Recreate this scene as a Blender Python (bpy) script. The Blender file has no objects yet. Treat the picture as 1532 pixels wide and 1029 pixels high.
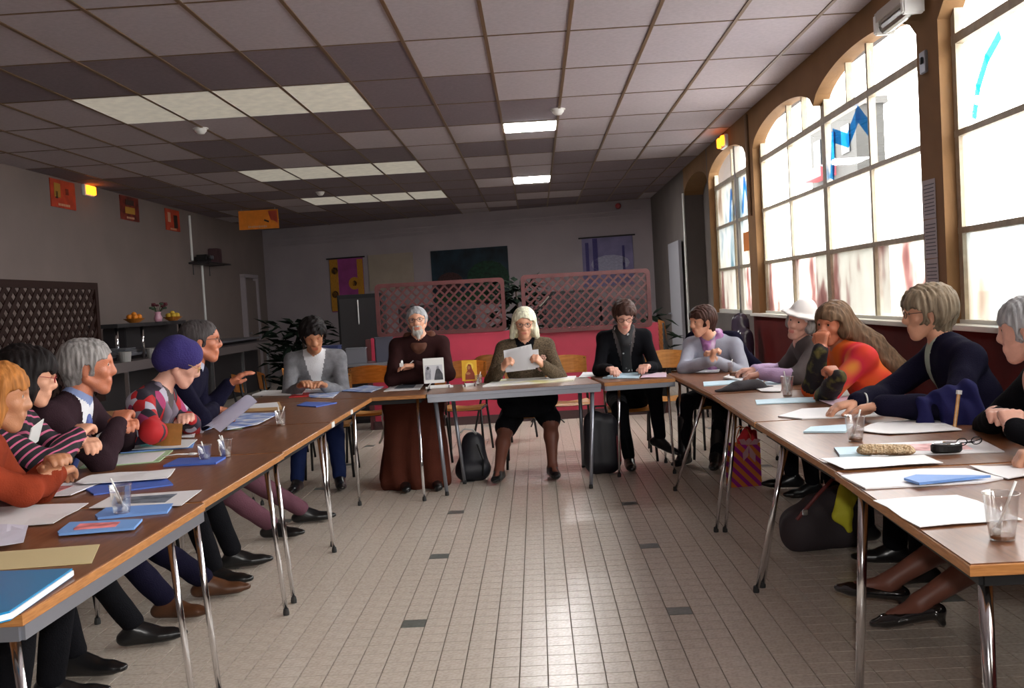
import bpy, bmesh, math, random
import numpy as np
from mathutils import Vector, Matrix

random.seed(4)
SC = bpy.context.scene
COL = SC.collection
PI = math.pi

# ---------------------------------------------------------------- camera, world, light, exposure
cam_d = bpy.data.cameras.new('camera')
cam_d.sensor_width = 36.0
cam_d.lens = 36.0 * 1504.4 / 1532.0
cam_d.clip_start = 0.05
cam = bpy.data.objects.new('camera', cam_d)
COL.objects.link(cam)
_r = Vector((0.99816278, 0.02358856, -0.05580891))
_u = Vector((0.05475576, 0.04315453, 0.99756679))
_f = Vector((-0.02593957, 0.9987899, -0.04178363))
cam.matrix_world = Matrix(((_r.x, _u.x, -_f.x, 0.0), (_r.y, _u.y, -_f.y, 0.0), (_r.z, _u.z, -_f.z, 1.4), (0, 0, 0, 1)))
SC.camera = cam

world = bpy.data.worlds.new('overcast_sky')
SC.world = world
world.use_nodes = True
_bg = world.node_tree.nodes['Background']
_bg.inputs[0].default_value = (1.0, 0.98, 0.955, 1)
_bg.inputs[1].default_value = 7.0

SC.view_settings.view_transform = 'Standard'
SC.view_settings.look = 'None'
SC.view_settings.gamma = 1.0
SC.view_settings.use_curve_mapping = False
SC.view_settings.exposure = 1.2

XR, XL, ZC = 2.42, -6.08, 3.328


def portal(name, y0, y1, x=2.75, wall='x'):
    ld = bpy.data.lights.new(name, 'AREA')
    ld.shape = 'RECTANGLE'
    ld.size = abs(y1 - y0)
    ld.size_y = 2.1
    ld.cycles.is_portal = True
    o = bpy.data.objects.new(name, ld)
    COL.objects.link(o)
    if wall == 'x':
        o.location = (x, (y0 + y1) / 2, 2.1)
        o.rotation_euler = (PI / 2, 0, PI / 2)
    else:
        o.location = ((y0 + y1) / 2, x, 2.1)
        o.rotation_euler = (PI / 2, 0, 0)
    return o


for _a, _b in ((-2.4, 1.3), (1.3, 6.0), (6.3, 11.0), (11.3, 13.8)):
    portal('window_portal', _a, _b)

# the photographer's flash, just above the lens
_fl = bpy.data.lights.new('camera_flash', 'AREA')
_fl.size = 0.06
_fl.energy = 20
_fl.color = (1, 0.97, 0.93)
_flo = bpy.data.objects.new('camera_flash', _fl)
COL.objects.link(_flo)
_flo.location = (0.06, -0.02, 1.50)
_flo.rotation_euler = (math.radians(88), 0, math.radians(1.5))

# ---------------------------------------------------------------- materials
MATS = {}


def mat(name, col=(0.5, 0.5, 0.5), rough=0.6, metal=0.0, bump=0.0, bscale=60.0, var=0.0, vscale=8.0, emit=None, estr=0.0,
        spec=0.5, trans=0.0, coat=0.0, sheen=0.0):
    if name in MATS:
        return MATS[name]
    m = bpy.data.materials.new(name)
    m.use_nodes = True
    nt = m.node_tree
    b = nt.nodes['Principled BSDF']
    b.inputs['Base Color'].default_value = (*col, 1)
    b.inputs['Roughness'].default_value = rough
    b.inputs['Metallic'].default_value = metal
    b.inputs['Specular IOR Level'].default_value = spec
    if coat:
        b.inputs['Coat Weight'].default_value = coat
        b.inputs['Coat Roughness'].default_value = 0.08
    if sheen:
        b.inputs['Sheen Weight'].default_value = sheen
    if trans:
        b.inputs['Transmission Weight'].default_value = trans
    if emit:
        b.inputs['Emission Color'].default_value = (*emit, 1)
        b.inputs['Emission Strength'].default_value = estr
    if bump or var:
        tc = nt.nodes.new('ShaderNodeTexCoord')
    if var:
        n = nt.nodes.new('ShaderNodeTexNoise')
        n.inputs['Scale'].default_value = vscale
        n.inputs['Detail'].default_value = 4
        nt.links.new(tc.outputs['Object'], n.inputs['Vector'])
        r = nt.nodes.new('ShaderNodeValToRGB')
        r.color_ramp.elements[0].position = 0.3
        r.color_ramp.elements[1].position = 0.7
        r.color_ramp.elements[0].color = (*[c * (1 - var) for c in col], 1)
        r.color_ramp.elements[1].color = (*[min(1, c * (1 + var)) for c in col], 1)
        nt.links.new(n.outputs['Fac'], r.inputs['Fac'])
        nt.links.new(r.outputs['Color'], b.inputs['Base Color'])
    if bump:
        n2 = nt.nodes.new('ShaderNodeTexNoise')
        n2.inputs['Scale'].default_value = bscale
        n2.inputs['Detail'].default_value = 3
        nt.links.new(tc.outputs['Object'], n2.inputs['Vector'])
        bp = nt.nodes.new('ShaderNodeBump')
        bp.inputs['Strength'].default_value = bump
        bp.inputs['Distance'].default_value = 0.01
        nt.links.new(n2.outputs['Fac'], bp.inputs['Height'])
        nt.links.new(bp.outputs['Normal'], b.inputs['Normal'])
    MATS[name] = m
    return m


def ramp_mat(name, stops, tex='noise', scale=10.0, rough=0.7, vec_scale=(1, 1, 1), const=False, bump=0.0, rot=(0, 0, 0), detail=2.0, dist=0.0, spec=0.5):
    """colour from a ramp over noise / voronoi / wave in object coordinates"""
    if name in MATS:
        return MATS[name]
    m = bpy.data.materials.new(name)
    m.use_nodes = True
    nt = m.node_tree
    b = nt.nodes['Principled BSDF']
    b.inputs['Roughness'].default_value = rough
    b.inputs['Specular IOR Level'].default_value = spec
    tc = nt.nodes.new('ShaderNodeTexCoord')
    mp = nt.nodes.new('ShaderNodeMapping')
    mp.inputs['Scale'].default_value = vec_scale
    mp.inputs['Rotation'].default_value = rot
    nt.links.new(tc.outputs['Object'], mp.inputs['Vector'])
    if tex == 'noise':
        t = nt.nodes.new('ShaderNodeTexNoise')
        t.inputs['Detail'].default_value = detail
        out = 'Fac'
    elif tex == 'voronoi':
        t = nt.nodes.new('ShaderNodeTexVoronoi')
        out = 'Color'
    else:
        t = nt.nodes.new('ShaderNodeTexWave')
        t.inputs['Distortion'].default_value = dist
        t.bands_direction = 'Z' if tex == 'wavez' else 'X'
        out = 'Fac'
    t.inputs['Scale'].default_value = scale
    nt.links.new(mp.outputs[0], t.inputs['Vector'])
    r = nt.nodes.new('ShaderNodeValToRGB')
    cr = r.color_ramp
    if const:
        cr.interpolation = 'CONSTANT'
    while len(cr.elements) < len(stops):
        cr.elements.new(0.5)
    for e, (p, c) in zip(cr.elements, stops):
        e.position = p
        e.color = (*c, 1)
    nt.links.new(t.outputs[out], r.inputs['Fac'])
    nt.links.new(r.outputs['Color'], b.inputs['Base Color'])
    if bump:
        bp = nt.nodes.new('ShaderNodeBump')
        bp.inputs['Strength'].default_value = bump
        bp.inputs['Distance'].default_value = 0.01
        nt.links.new(t.outputs['Fac' if tex != 'voronoi' else 'Distance'], bp.inputs['Height'])
        nt.links.new(bp.outputs['Normal'], b.inputs['Normal'])
    MATS[name] = m
    return m


def glass_mat(name, tint=(1, 1, 1), gloss=0.08, rough=0.02, frost=0.0, stops=None, scale=1.2, gcol=(1, 1, 1)):
    m = bpy.data.materials.new(name)
    m.use_nodes = True
    nt = m.node_tree
    for n in list(nt.nodes):
        nt.nodes.remove(n)
    out = nt.nodes.new('ShaderNodeOutputMaterial')
    tr = nt.nodes.new('ShaderNodeBsdfTransparent')
    tr.inputs[0].default_value = (*tint, 1)
    gl = nt.nodes.new('ShaderNodeBsdfGlossy')
    gl.inputs['Color'].default_value = (*gcol, 1)
    gl.inputs['Roughness'].default_value = rough
    mx = nt.nodes.new('ShaderNodeMixShader')
    mx.inputs[0].default_value = gloss
    last = tr
    if frost:
        df = nt.nodes.new('ShaderNodeBsdfTranslucent')
        d2 = nt.nodes.new('ShaderNodeBsdfDiffuse')
        ad = nt.nodes.new('ShaderNodeMixShader')
        ad.inputs[0].default_value = 0.35
        nt.links.new(df.outputs[0], ad.inputs[1])
        nt.links.new(d2.outputs[0], ad.inputs[2])
        mf = nt.nodes.new('ShaderNodeMixShader')
        mf.inputs[0].default_value = frost
        nt.links.new(tr.outputs[0], mf.inputs[1])
        nt.links.new(ad.outputs[0], mf.inputs[2])
        if stops:
            tc = nt.nodes.new('ShaderNodeTexCoord')
            mp = nt.nodes.new('ShaderNodeMapping')
            mp.inputs['Scale'].default_value = (1, 1.3, 0.8)
            ns = nt.nodes.new('ShaderNodeTexNoise')
            ns.inputs['Scale'].default_value = scale
            ns.inputs['Detail'].default_value = 3
            rp = nt.nodes.new('ShaderNodeValToRGB')
            while len(rp.color_ramp.elements) < len(stops):
                rp.color_ramp.elements.new(0.5)
            for e, (p, c) in zip(rp.color_ramp.elements, stops):
                e.position = p
                e.color = (*c, 1)
            nt.links.new(tc.outputs['Object'], mp.inputs[0])
            nt.links.new(mp.outputs[0], ns.inputs['Vector'])
            nt.links.new(ns.outputs['Fac'], rp.inputs['Fac'])
            nt.links.new(rp.outputs[0], df.inputs[0])
            nt.links.new(rp.outputs[0], d2.inputs[0])
            nt.links.new(rp.outputs[0], tr.inputs[0])
        last = mf
    nt.links.new(last.outputs[0], mx.inputs[1])
    nt.links.new(gl.outputs[0], mx.inputs[2])
    nt.links.new(mx.outputs[0], out.inputs[0])
    MATS[name] = m
    return m


# ---------------------------------------------------------------- object helpers
def mesh_obj(name, bm, m, parent=None, loc=(0, 0, 0), smooth=False):
    me = bpy.data.meshes.new(name)
    bmesh.ops.recalc_face_normals(bm, faces=bm.faces)
    bm.to_mesh(me)
    bm.free()
    if isinstance(m, (list, tuple)):
        for x in m:
            me.materials.append(x)
    else:
        me.materials.append(m)
    if smooth:
        me.shade_smooth()
    o = bpy.data.objects.new(name, me)
    COL.objects.link(o)
    o.location = loc
    if parent:
        o.parent = parent
    return o


def tag(o, label=None, cat=None, group=None, kind=None):
    if label:
        o['label'] = label
    if cat:
        o['category'] = cat
    if group:
        o['group'] = group
    if kind:
        o['kind'] = kind
    return o


def thing(name, label, cat, loc=(0, 0, 0), rz=0.0, group=None):
    o = bpy.data.objects.new(name, None)
    o.empty_display_size = 0.1
    COL.objects.link(o)
    o.location = loc
    o.rotation_euler = (0, 0, rz)
    return tag(o, label, cat, group)


def structure(name, loc=(0, 0, 0)):
    o = bpy.data.objects.new(name, None)
    COL.objects.link(o)
    o.location = loc
    o['kind'] = 'structure'
    return o


def dup(root, loc, rz=None, label=None, group=None):
    r = root.copy()
    COL.objects.link(r)
    r.location = loc
    if rz is not None:
        r.rotation_euler = (0, 0, rz)
    if label:
        r['label'] = label
    if group:
        r['group'] = group
    for ch in list(root.children):
        c = ch.copy()
        COL.objects.link(c)
        c.parent = r
        for g in list(ch.children):
            d = g.copy()
            COL.objects.link(d)
            d.parent = c
    return r


def box(bm, c, s, rot=None, bevel=0.0):
    """box centred at c with full sizes s; rot = Matrix/Euler-z angle"""
    v = bmesh.ops.create_cube(bm, size=1.0)['verts']
    M = Matrix.Diagonal((s[0], s[1], s[2], 1))
    if rot is not None:
        R = rot if isinstance(rot, Matrix) else Matrix.Rotation(rot, 4, 'Z')
        M = R.to_4x4() @ M
    M = Matrix.Translation(c) @ M
    bmesh.ops.transform(bm, matrix=M, verts=v)
    if bevel:
        es = list({e for x in v for e in x.link_edges})
        bmesh.ops.bevel(bm, geom=es, offset=bevel, segments=2, affect='EDGES')


def BX(c, s, rot=None, bevel=0.0):
    bm = bmesh.new()
    box(bm, c, s, rot, bevel)
    return bm


def tube(bm, pts, r, seg=8, cap=True):
    pts = [Vector(p) for p in pts]
    rs = r if isinstance(r, (list, tuple)) else [r] * len(pts)
    rings = []
    prev = None
    for i, p in enumerate(pts):
        d = (pts[min(i + 1, len(pts) - 1)] - pts[max(i - 1, 0)]).normalized()
        if prev is None:
            a = Vector((0, 0, 1)) if abs(d.z) < 0.9 else Vector((1, 0, 0))
            x = d.cross(a).normalized()
        else:
            x = (prev - d * prev.dot(d)).normalized()
        prev = x
        y = d.cross(x)
        rings.append([bm.verts.new(p + (x * math.cos(2 * PI * k / seg) + y * math.sin(2 * PI * k / seg)) * rs[i]) for k in range(seg)])
    for a, b in zip(rings, rings[1:]):
        for k in range(seg):
            bm.faces.new((a[k], a[(k + 1) % seg], b[(k + 1) % seg], b[k]))
    if cap:
        bm.faces.new(rings[0][::-1])
        bm.faces.new(rings[-1])


def TB(pts, r, seg=8):
    bm = bmesh.new()
    tube(bm, pts, r, seg)
    return bm


def lathe(bm, prof, c=(0, 0, 0), seg=20, close=False):
    rings = []
    for (r, z) in prof:
        rings.append([bm.verts.new((c[0] + r * math.cos(2 * PI * k / seg), c[1] + r * math.sin(2 * PI * k / seg), c[2] + z)) for k in range(seg)])
    for a, b in zip(rings, rings[1:]):
        for k in range(seg):
            bm.faces.new((a[k], a[(k + 1) % seg], b[(k + 1) % seg], b[k]))
    if close:
        bm.faces.new(rings[0][::-1])
        bm.faces.new(rings[-1])


def prism(bm, poly, z0, z1):
    n = len(poly)
    a = [bm.verts.new((p[0], p[1], z0)) for p in poly]
    b = [bm.verts.new((p[0], p[1], z1)) for p in poly]
    bm.faces.new(a[::-1])
    bm.faces.new(b)
    for i in range(n):
        bm.faces.new((a[i], a[(i + 1) % n], b[(i + 1) % n], b[i]))


def PZ(poly, z0, z1):
    bm = bmesh.new()
    prism(bm, poly, z0, z1)
    return bm


# base materials
M_tile = ramp_mat('terrazzo_tile', [(0.35, (0.47, 0.405, 0.345)), (0.5, (0.54, 0.47, 0.40)), (0.7, (0.59, 0.525, 0.455))], scale=70, rough=0.27, detail=5)
M_dtile = mat('dark_tile', (0.10, 0.11, 0.10), 0.3, var=0.3, vscale=60)
M_grout = mat('grout', (0.22, 0.18, 0.145), 0.8)
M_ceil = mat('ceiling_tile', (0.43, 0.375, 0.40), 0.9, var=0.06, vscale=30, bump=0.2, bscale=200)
M_ceil2 = mat('ceiling_tile_grey_and_shade', (0.185, 0.145, 0.165), 0.9, var=0.08, vscale=30, bump=0.2, bscale=200)
M_bar = mat('ceiling_bar_brown', (0.15, 0.085, 0.04), 0.5)
M_tan = mat('ochre_wall', (0.22, 0.115, 0.045), 0.85, var=0.15, vscale=2, bump=0.1, bscale=40)
M_burg = mat('burgundy_wainscot', (0.085, 0.006, 0.005), 0.8, spec=.15, var=0.15, vscale=3)
M_wall = mat('pale_wall', (0.21, 0.165, 0.15), 0.9, var=0.06, vscale=1.5, bump=0.15, bscale=80)
M_wallb = mat('lilac_grey_wall', (0.36, 0.315, 0.335), 0.9, var=0.06, vscale=1.5, bump=0.15, bscale=80)
M_wallr = mat('grey_wall', (0.13, 0.11, 0.10), 0.9, var=0.1, vscale=2, bump=0.1)
M_frame = mat('cream_window_frame', (0.38, 0.32, 0.23), 0.5, var=0.15, vscale=20)
M_sill = mat('white_sill', (0.75, 0.74, 0.68), 0.5)
M_top = ramp_mat('table_laminate', [(0.3, (0.13, 0.046, 0.018)), (0.7, (0.21, 0.085, 0.036))], scale=6, rough=0.33, vec_scale=(14, 1.0, 4), bump=0.0)
M_edge = ramp_mat('table_wood_edge', [(0.3, (0.30, 0.115, 0.03)), (0.7, (0.46, 0.20, 0.06))], scale=20, rough=0.4, vec_scale=(1, 1, 10))
M_chrome = mat('chrome', (0.75, 0.75, 0.77), 0.12, 1.0)
M_steel = mat('grey_steel', (0.28, 0.29, 0.33), 0.35, 0.7)
M_black = mat('black_metal', (0.010, 0.010, 0.011), 0.5, spec=0.3)
M_rub = mat('black_rubber', (0.02, 0.02, 0.02), 0.7)
M_ply = ramp_mat('plywood', [(0.3, (0.50, 0.235, 0.06)), (0.7, (0.66, 0.34, 0.10))], scale=8, rough=0.35, vec_scale=(1, 8, 8))
M_white = mat('white_plastic', (0.8, 0.8, 0.78), 0.4)

# ================================================================= SETTING
# ---- floor: base slab (grout) with tiles; dark accent tiles every 11th
T = 1.1735 / 11
floor = mesh_obj('floor', BX((-1.8, 9.5, -0.05), (9.4, 27, 0.092)), M_grout)
tag(floor, kind='structure')
FX, FY = -0.617, 4.388


def tile_mesh(m, name):
    bm = bmesh.new()
    box(bm, (0, 0, 0), (T - 0.0045, T - 0.0045, 0.006))
    me = bpy.data.meshes.new(name)
    bm.to_mesh(me)
    bm.free()
    me.materials.append(m)
    return me


TM, TMD = tile_mesh(M_tile, 'floor_tile'), tile_mesh(M_dtile, 'floor_tile_dark')
cells = []
i0, i1 = int((XL - FX) / T) - 1, int((XR - FX) / T) + 1
j0, j1 = int((-3 - FY) / T), int((20.3 - FY) / T)
inv = cam.matrix_world.inverted()
for i in range(i0, i1 + 1):
    for j in range(j0, j1 + 1):
        x, y = FX + i * T, FY + j * T
        d = (i % 11 == 0 and j % 11 == 0)
        near = 0
        if y > 3.6:
            v = inv @ Vector((x, y, 0))
            px, py = 766 - 1504.4 * v.x / v.z, 514.5 + 1504.4 * v.y / v.z
            if 300 < px < 1260 and py < 1029:
                near = 1
        cells.append((0 if (near and y < 7) else 1, y + abs(x) * 0.35, x, y, d))
cells.sort()
n = 0
rest_v, rest_f, rest_m = [], [], []
h = (T - 0.0045) / 2
for (k, _, x, y, d) in cells:
    if k == 0 and n < 298:
        o = bpy.data.objects.new('floor_tile', TMD if d else TM)
        COL.objects.link(o)
        o.location = (x, y, 0)
        o.parent = floor
        if d:
            o['label'] = 'dark green-grey tile'
        n += 1
    else:
        b = len(rest_v)
        rest_v += [(x - h, y - h, .003), (x + h, y - h, .003), (x + h, y + h, .003), (x - h, y + h, .003),
                   (x - h, y - h, -.003), (x + h, y - h, -.003), (x + h, y + h, -.003), (x - h, y + h, -.003)]
        rest_f += [(b, b + 1, b + 2, b + 3), (b + 4, b + 5, b + 1, b), (b + 5, b + 6, b + 2, b + 1), (b + 6, b + 7, b + 3, b + 2), (b + 7, b + 4, b, b + 3)]
        rest_m += [1 if d else 0] * 5
me = bpy.data.meshes.new('floor_tiles')
me.from_pydata(rest_v, [], rest_f)
me.materials.append(M_tile)
me.materials.append(M_dtile)
me.polygons.foreach_set('material_index', rest_m)
o = bpy.data.objects.new('floor_tiles', me)
COL.objects.link(o)
o.parent = floor
o['kind'] = 'stuff'

# ---- ceiling: slab, T bars, tiles, light panels
ceiling = mesh_obj('ceiling', BX((-1.8, 9.5, ZC + 0.12), (9.6, 27.4, 0.1)), mat('ceiling_void', (0.05, 0.045, 0.045), 0.9))
tag(ceiling, kind='structure')
CX0, CY0, CW, CD = -0.258, 7.352, 0.6, 1.187


def cmesh(m, w, d, name):
    bm = bmesh.new()
    box(bm, (0, 0, 0), (w, d, 0.014))
    me = bpy.data.meshes.new(name)
    bm.to_mesh(me)
    bm.free()
    me.materials.append(m)
    return me


CT = [cmesh(M_ceil, CW - .022, CD - .022, 'ceiling_tile'), cmesh(M_ceil2, CW - .022, CD - .022, 'ceiling_tile_dark_and_shade')]
panel_cells = {(-6 + q, 1) for q in range(4)} | {(-6 + q, 5) for q in range(4)} | {(-6 + q, 8) for q in range(4)}
LIT = {(0, 3), (0, 7)}
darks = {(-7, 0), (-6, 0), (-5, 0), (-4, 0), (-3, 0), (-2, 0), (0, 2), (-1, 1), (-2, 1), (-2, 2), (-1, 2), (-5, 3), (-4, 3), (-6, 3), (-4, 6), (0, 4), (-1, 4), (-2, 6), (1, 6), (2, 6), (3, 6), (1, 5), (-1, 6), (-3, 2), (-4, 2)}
bm_ = bmesh.new()
for i in range(-10, 5):
    for j in range(-9, -3):
        xa, xb = max(XL, CX0 + i * CW), min(XR, CX0 + (i + 1) * CW)
        if xb - xa > .05:
            box(bm_, ((xa + xb) / 2, CY0 + (j + .5) * CD, ZC + .007), (xb - xa - .022, CD - .022, .014))
o = mesh_obj('ceiling_tiles', bm_, M_ceil, ceiling)
o['kind'] = 'stuff'
for i in range(-10, 5):
    for j in range(-3, 13):
        if (i, j) in panel_cells or (i, j) in LIT:
            continue
        x0, x1 = CX0 + i * CW, CX0 + (i + 1) * CW
        if x1 < XL or x0 > XR - 0.02:
            continue
        if j < -3 and (i + j) % 2:      # behind the camera: the real tiles there are not pictured
            pass
        dk = (i, j) in darks or (j >= 6 and random.random() < .8) or (j >= 4 and i < -2 and random.random() < .5)  # listed tiles are darker themselves; back rows darkened to paint in fading window light
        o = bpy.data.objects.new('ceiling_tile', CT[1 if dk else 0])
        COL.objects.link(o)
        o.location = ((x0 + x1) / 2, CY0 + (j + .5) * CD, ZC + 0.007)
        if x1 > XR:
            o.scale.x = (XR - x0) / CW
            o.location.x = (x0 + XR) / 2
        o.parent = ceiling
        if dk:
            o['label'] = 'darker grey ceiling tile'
for i in range(-10, 5):
    x = CX0 + i * CW
    if XL < x < XR:
        mesh_obj('ceiling_bar', BX((x, 9.4, ZC - 0.001), (0.026, 26.4, 0.014)), M_bar, ceiling)
for j in range(-9, 13):
    y = CY0 + j * CD
    mesh_obj('ceiling_bar', BX((-1.82, y, ZC + 0.002), (8.5, 0.016, 0.012)), M_bar, ceiling)

M_diff = mat('cream_diffuser', (0.74, 0.70, 0.58), 0.35, var=0.14, vscale=9, emit=(1, .93, .78), estr=0.10)
M_lit = mat('lit_diffuser', (0.9, 0.9, 0.9), 0.4, emit=(1, 0.98, 0.97), estr=30.0)
rownm = {1: 'nearest', 5: 'middle', 8: 'farthest'}
posn = ['leftmost', 'second from left', 'third from left', 'rightmost']
for (i, j) in sorted(panel_cells):
    t = thing('ceiling_light', 'dim cream fluorescent ceiling panel, %s in the %s row of four' % (posn[i + 6], rownm[j]), 'ceiling light',
              (CX0 + (i + .5) * CW, CY0 + (j + .5) * CD, ZC), 0, 'dim fluorescent ceiling panels')
    mesh_obj('diffuser', BX((0, 0, 0.002), (CW - .03, CD - .03, 0.012), None, .003), M_diff, t)
    bm = bmesh.new()
    for s in (-1, 1):
        box(bm, (s * (CW / 2 - .012), 0, .006), (.01, CD - .02, .024))
        box(bm, (0, s * (CD / 2 - .012), .006), (CW - .02, .01, .024))
    mesh_obj('light_frame', bm, M_white, t)
for (i, j), nm, dd in (((0, 3), 'nearer', .58), ((0, 7), 'farther', .82)):
    t = thing('ceiling_light', 'bright white lit square ceiling light, %s of the two' % nm, 'ceiling light', (CX0 + (i + .5) * CW, CY0 + j * CD + dd / 2 + .02, ZC), 0, 'lit ceiling lights')
    mesh_obj('diffuser', BX((0, 0, -0.004), (CW - .04, dd - .04, 0.02), None, .003), M_lit, t)
    bm = bmesh.new()
    for s in (-1, 1):
        box(bm, (s * (CW / 2 - .014), 0, .004), (.014, dd, .026))
        box(bm, (0, s * (dd / 2 - .007), .004), (CW - .02, .014, .026))
    mesh_obj('light_frame', bm, M_white, t)
    y0 = CY0 + j * CD + dd + .03
    mesh_obj('ceiling_tile', BX((CX0 + (i + .5) * CW, (y0 + CY0 + (j + 1) * CD) / 2, ZC + .007), (CW - .022, CY0 + (j + 1) * CD - y0 - .01, .014)), M_ceil, ceiling)
for (x, y, lab) in ((-3.29, 10.18, 'white smoke detector on ceiling between the nearest and middle light rows'), (.33, 10.32, 'white smoke detector on ceiling just before the nearer lit ceiling light'), (-3.35, 16.12, 'small white smoke detector on ceiling beside the far light rows')):
    bm = bmesh.new()
    lathe(bm, [(.001, -.06), (.035, -.058), (.05, -.04), (.06, -.03), (.062, 0.0)], seg=18)
    t = thing('smoke_detector', lab, 'smoke detector', (x, y, ZC))
    mesh_obj('dome', bm, M_white, t, smooth=True)
    bm = bmesh.new()
    lathe(bm, [(.03, -.012), (.075, -.01), (.078, 0)], seg=18)
    mesh_obj('base', bm, M_white, t)

# ---- walls
wl = mesh_obj('wall_left', BX((XL - .1, 9.9, 1.7), (.2, 26.2, 3.6)), M_wall)
tag(wl, kind='structure')
wb = mesh_obj('wall_back', PZ([(XL - .2, 22.7), (XR + .2, 20.35), (XR + .2, 20.55), (XL - .2, 22.9)], -.05, 3.45), M_wallb)
tag(wb, kind='structure')
BW = Vector((XR - XL, -2.35 * (XR - XL) / (XR - XL + .4), 0)).normalized()
BN = Vector((BW.y, -BW.x, 0))
BO = Vector((XL, 22.7 - 2.35 * .2 / (XR - XL + .4), 0))
BANG = math.atan2(BW.y, BW.x)


def on_back(x, z, off):
    s = (x - BO.x) / BW.x
    p = BO + BW * s + BN * off
    return (p.x, p.y, z)


for k, (z, hh, dd) in enumerate(((3.12, .03, .05), (3.03, .02, .03), (2.95, .015, .025))):
    p = on_back((XL + XR) / 2, z, dd / 2)
    tag(mesh_obj('trim_%d' % (k + 2), BX(p, (8.4, dd, hh), BANG), M_wallb), kind='structure')

# right wall: piers, wainscot, arches; bays = (y0, y1)
BAYS = [(-1.5, .85), (1.3, 3.55), (3.7, 5.98), (6.31, 8.61), (8.61, 10.98), (11.36, 13.75)]
ZS, ZSP, ZAP = 1.10, 2.90, 3.13


def arch_z(y, a, b):
    c, w = (a + b) / 2, (b - a) / 2
    t = (y - c) / w
    return ZSP + (ZAP - ZSP) * math.sqrt(max(0.0, 1 - t * t)) ** 1.15


wr = structure('wall_right')


def wall_slab(y0, y1, z0, z1, m, name='wall_panel', x0=XR, x1=XR + .13):
    return mesh_obj(name, BX(((x0 + x1) / 2, (y0 + y1) / 2, (z0 + z1) / 2), (x1 - x0, y1 - y0, z1 - z0)), m, wr)


edges = [-3.2] + [v for b in BAYS for v in b] + [13.8]
for a, b in zip(edges[0::2], edges[1::2]):
    if b - a > .01:
        wall_slab(a, b, ZS, 3.45, M_tan, 'pier')
for a, b in BAYS:
    bm = bmesh.new()
    N = 24
    lo, hi = [], []
    for k in range(N + 1):
        y = a + (b - a) * k / N
        z = arch_z(y, a, b)
        lo.append((bm.verts.new((XR, y, z)), bm.verts.new((XR + .13, y, z))))
        hi.append((bm.verts.new((XR, y, 3.45)), bm.verts.new((XR + .13, y, 3.45))))
    for k in range(N):
        bm.faces.new((lo[k][0], lo[k + 1][0], hi[k + 1][0], hi[k][0]))
        bm.faces.new((lo[k][1], hi[k][1], hi[k + 1][1], lo[k + 1][1]))
        bm.faces.new((lo[k][0], lo[k][1], lo[k + 1][1], lo[k + 1][0]))
    mesh_obj('arch', bm, M_tan, wr)
wall_slab(-3.2, 11.3, 0, ZS, M_burg, 'wainscot')
wall_slab(11.3, 13.8, 0, ZS, M_wallr, 'wainscot')
# niche, far wall
bm = bmesh.new()
a, b, N = 13.85, 16.0, 24
for k in range(N):
    ya, yb = a + (b - a) * k / N, a + (b - a) * (k + 1) / N
    za, zb = arch_z(ya, a, b), arch_z(yb, a, b)
    vs = [bm.verts.new(p) for p in ((XR, ya, za), (XR, yb, zb), (XR, yb, 3.45), (XR, ya, 3.45))]
    bm.faces.new(vs)
    vs = [bm.verts.new(p) for p in ((XR, ya, za), (XR + .3, ya, za), (XR + .3, yb, zb), (XR, yb, zb))]
    bm.faces.new(vs)
mesh_obj('arch', bm, M_tan, wr)
wall_slab(13.78, 13.86, 0, 3.45, M_wallr, 'pier', XR, XR + .42)
wall_slab(13.8, 16.1, -.05, 3.45, M_wallr, 'niche_back', XR + .3, XR + .42)
wall_slab(15.98, 16.1, -.05, 3.45, M_wallr, 'pier', XR, XR + .42)
wall_slab(16.0, 20.6, -.05, 3.45, M_wallr, 'wall_panel')
# thin conduit on the far wall
mesh_obj('conduit', TB([(XR - .02, 15.95, .1), (XR - .02, 15.95, 2.95)], .018), M_white, wr)
mesh_obj('conduit', TB([(XR - .02, 11.14, 2.2), (XR - .02, 11.14, 3.3)], .02), mat('brown_pipe', (.16, .09, .05), .5), wr)
# front wall (behind the camera)
wf = structure('wall_front')
mesh_obj('wall_panel', BX(((XL + XR) / 2, -3.1, 1.72), (XR - XL + .4, .15, 3.6)), M_wall, wf)

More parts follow.
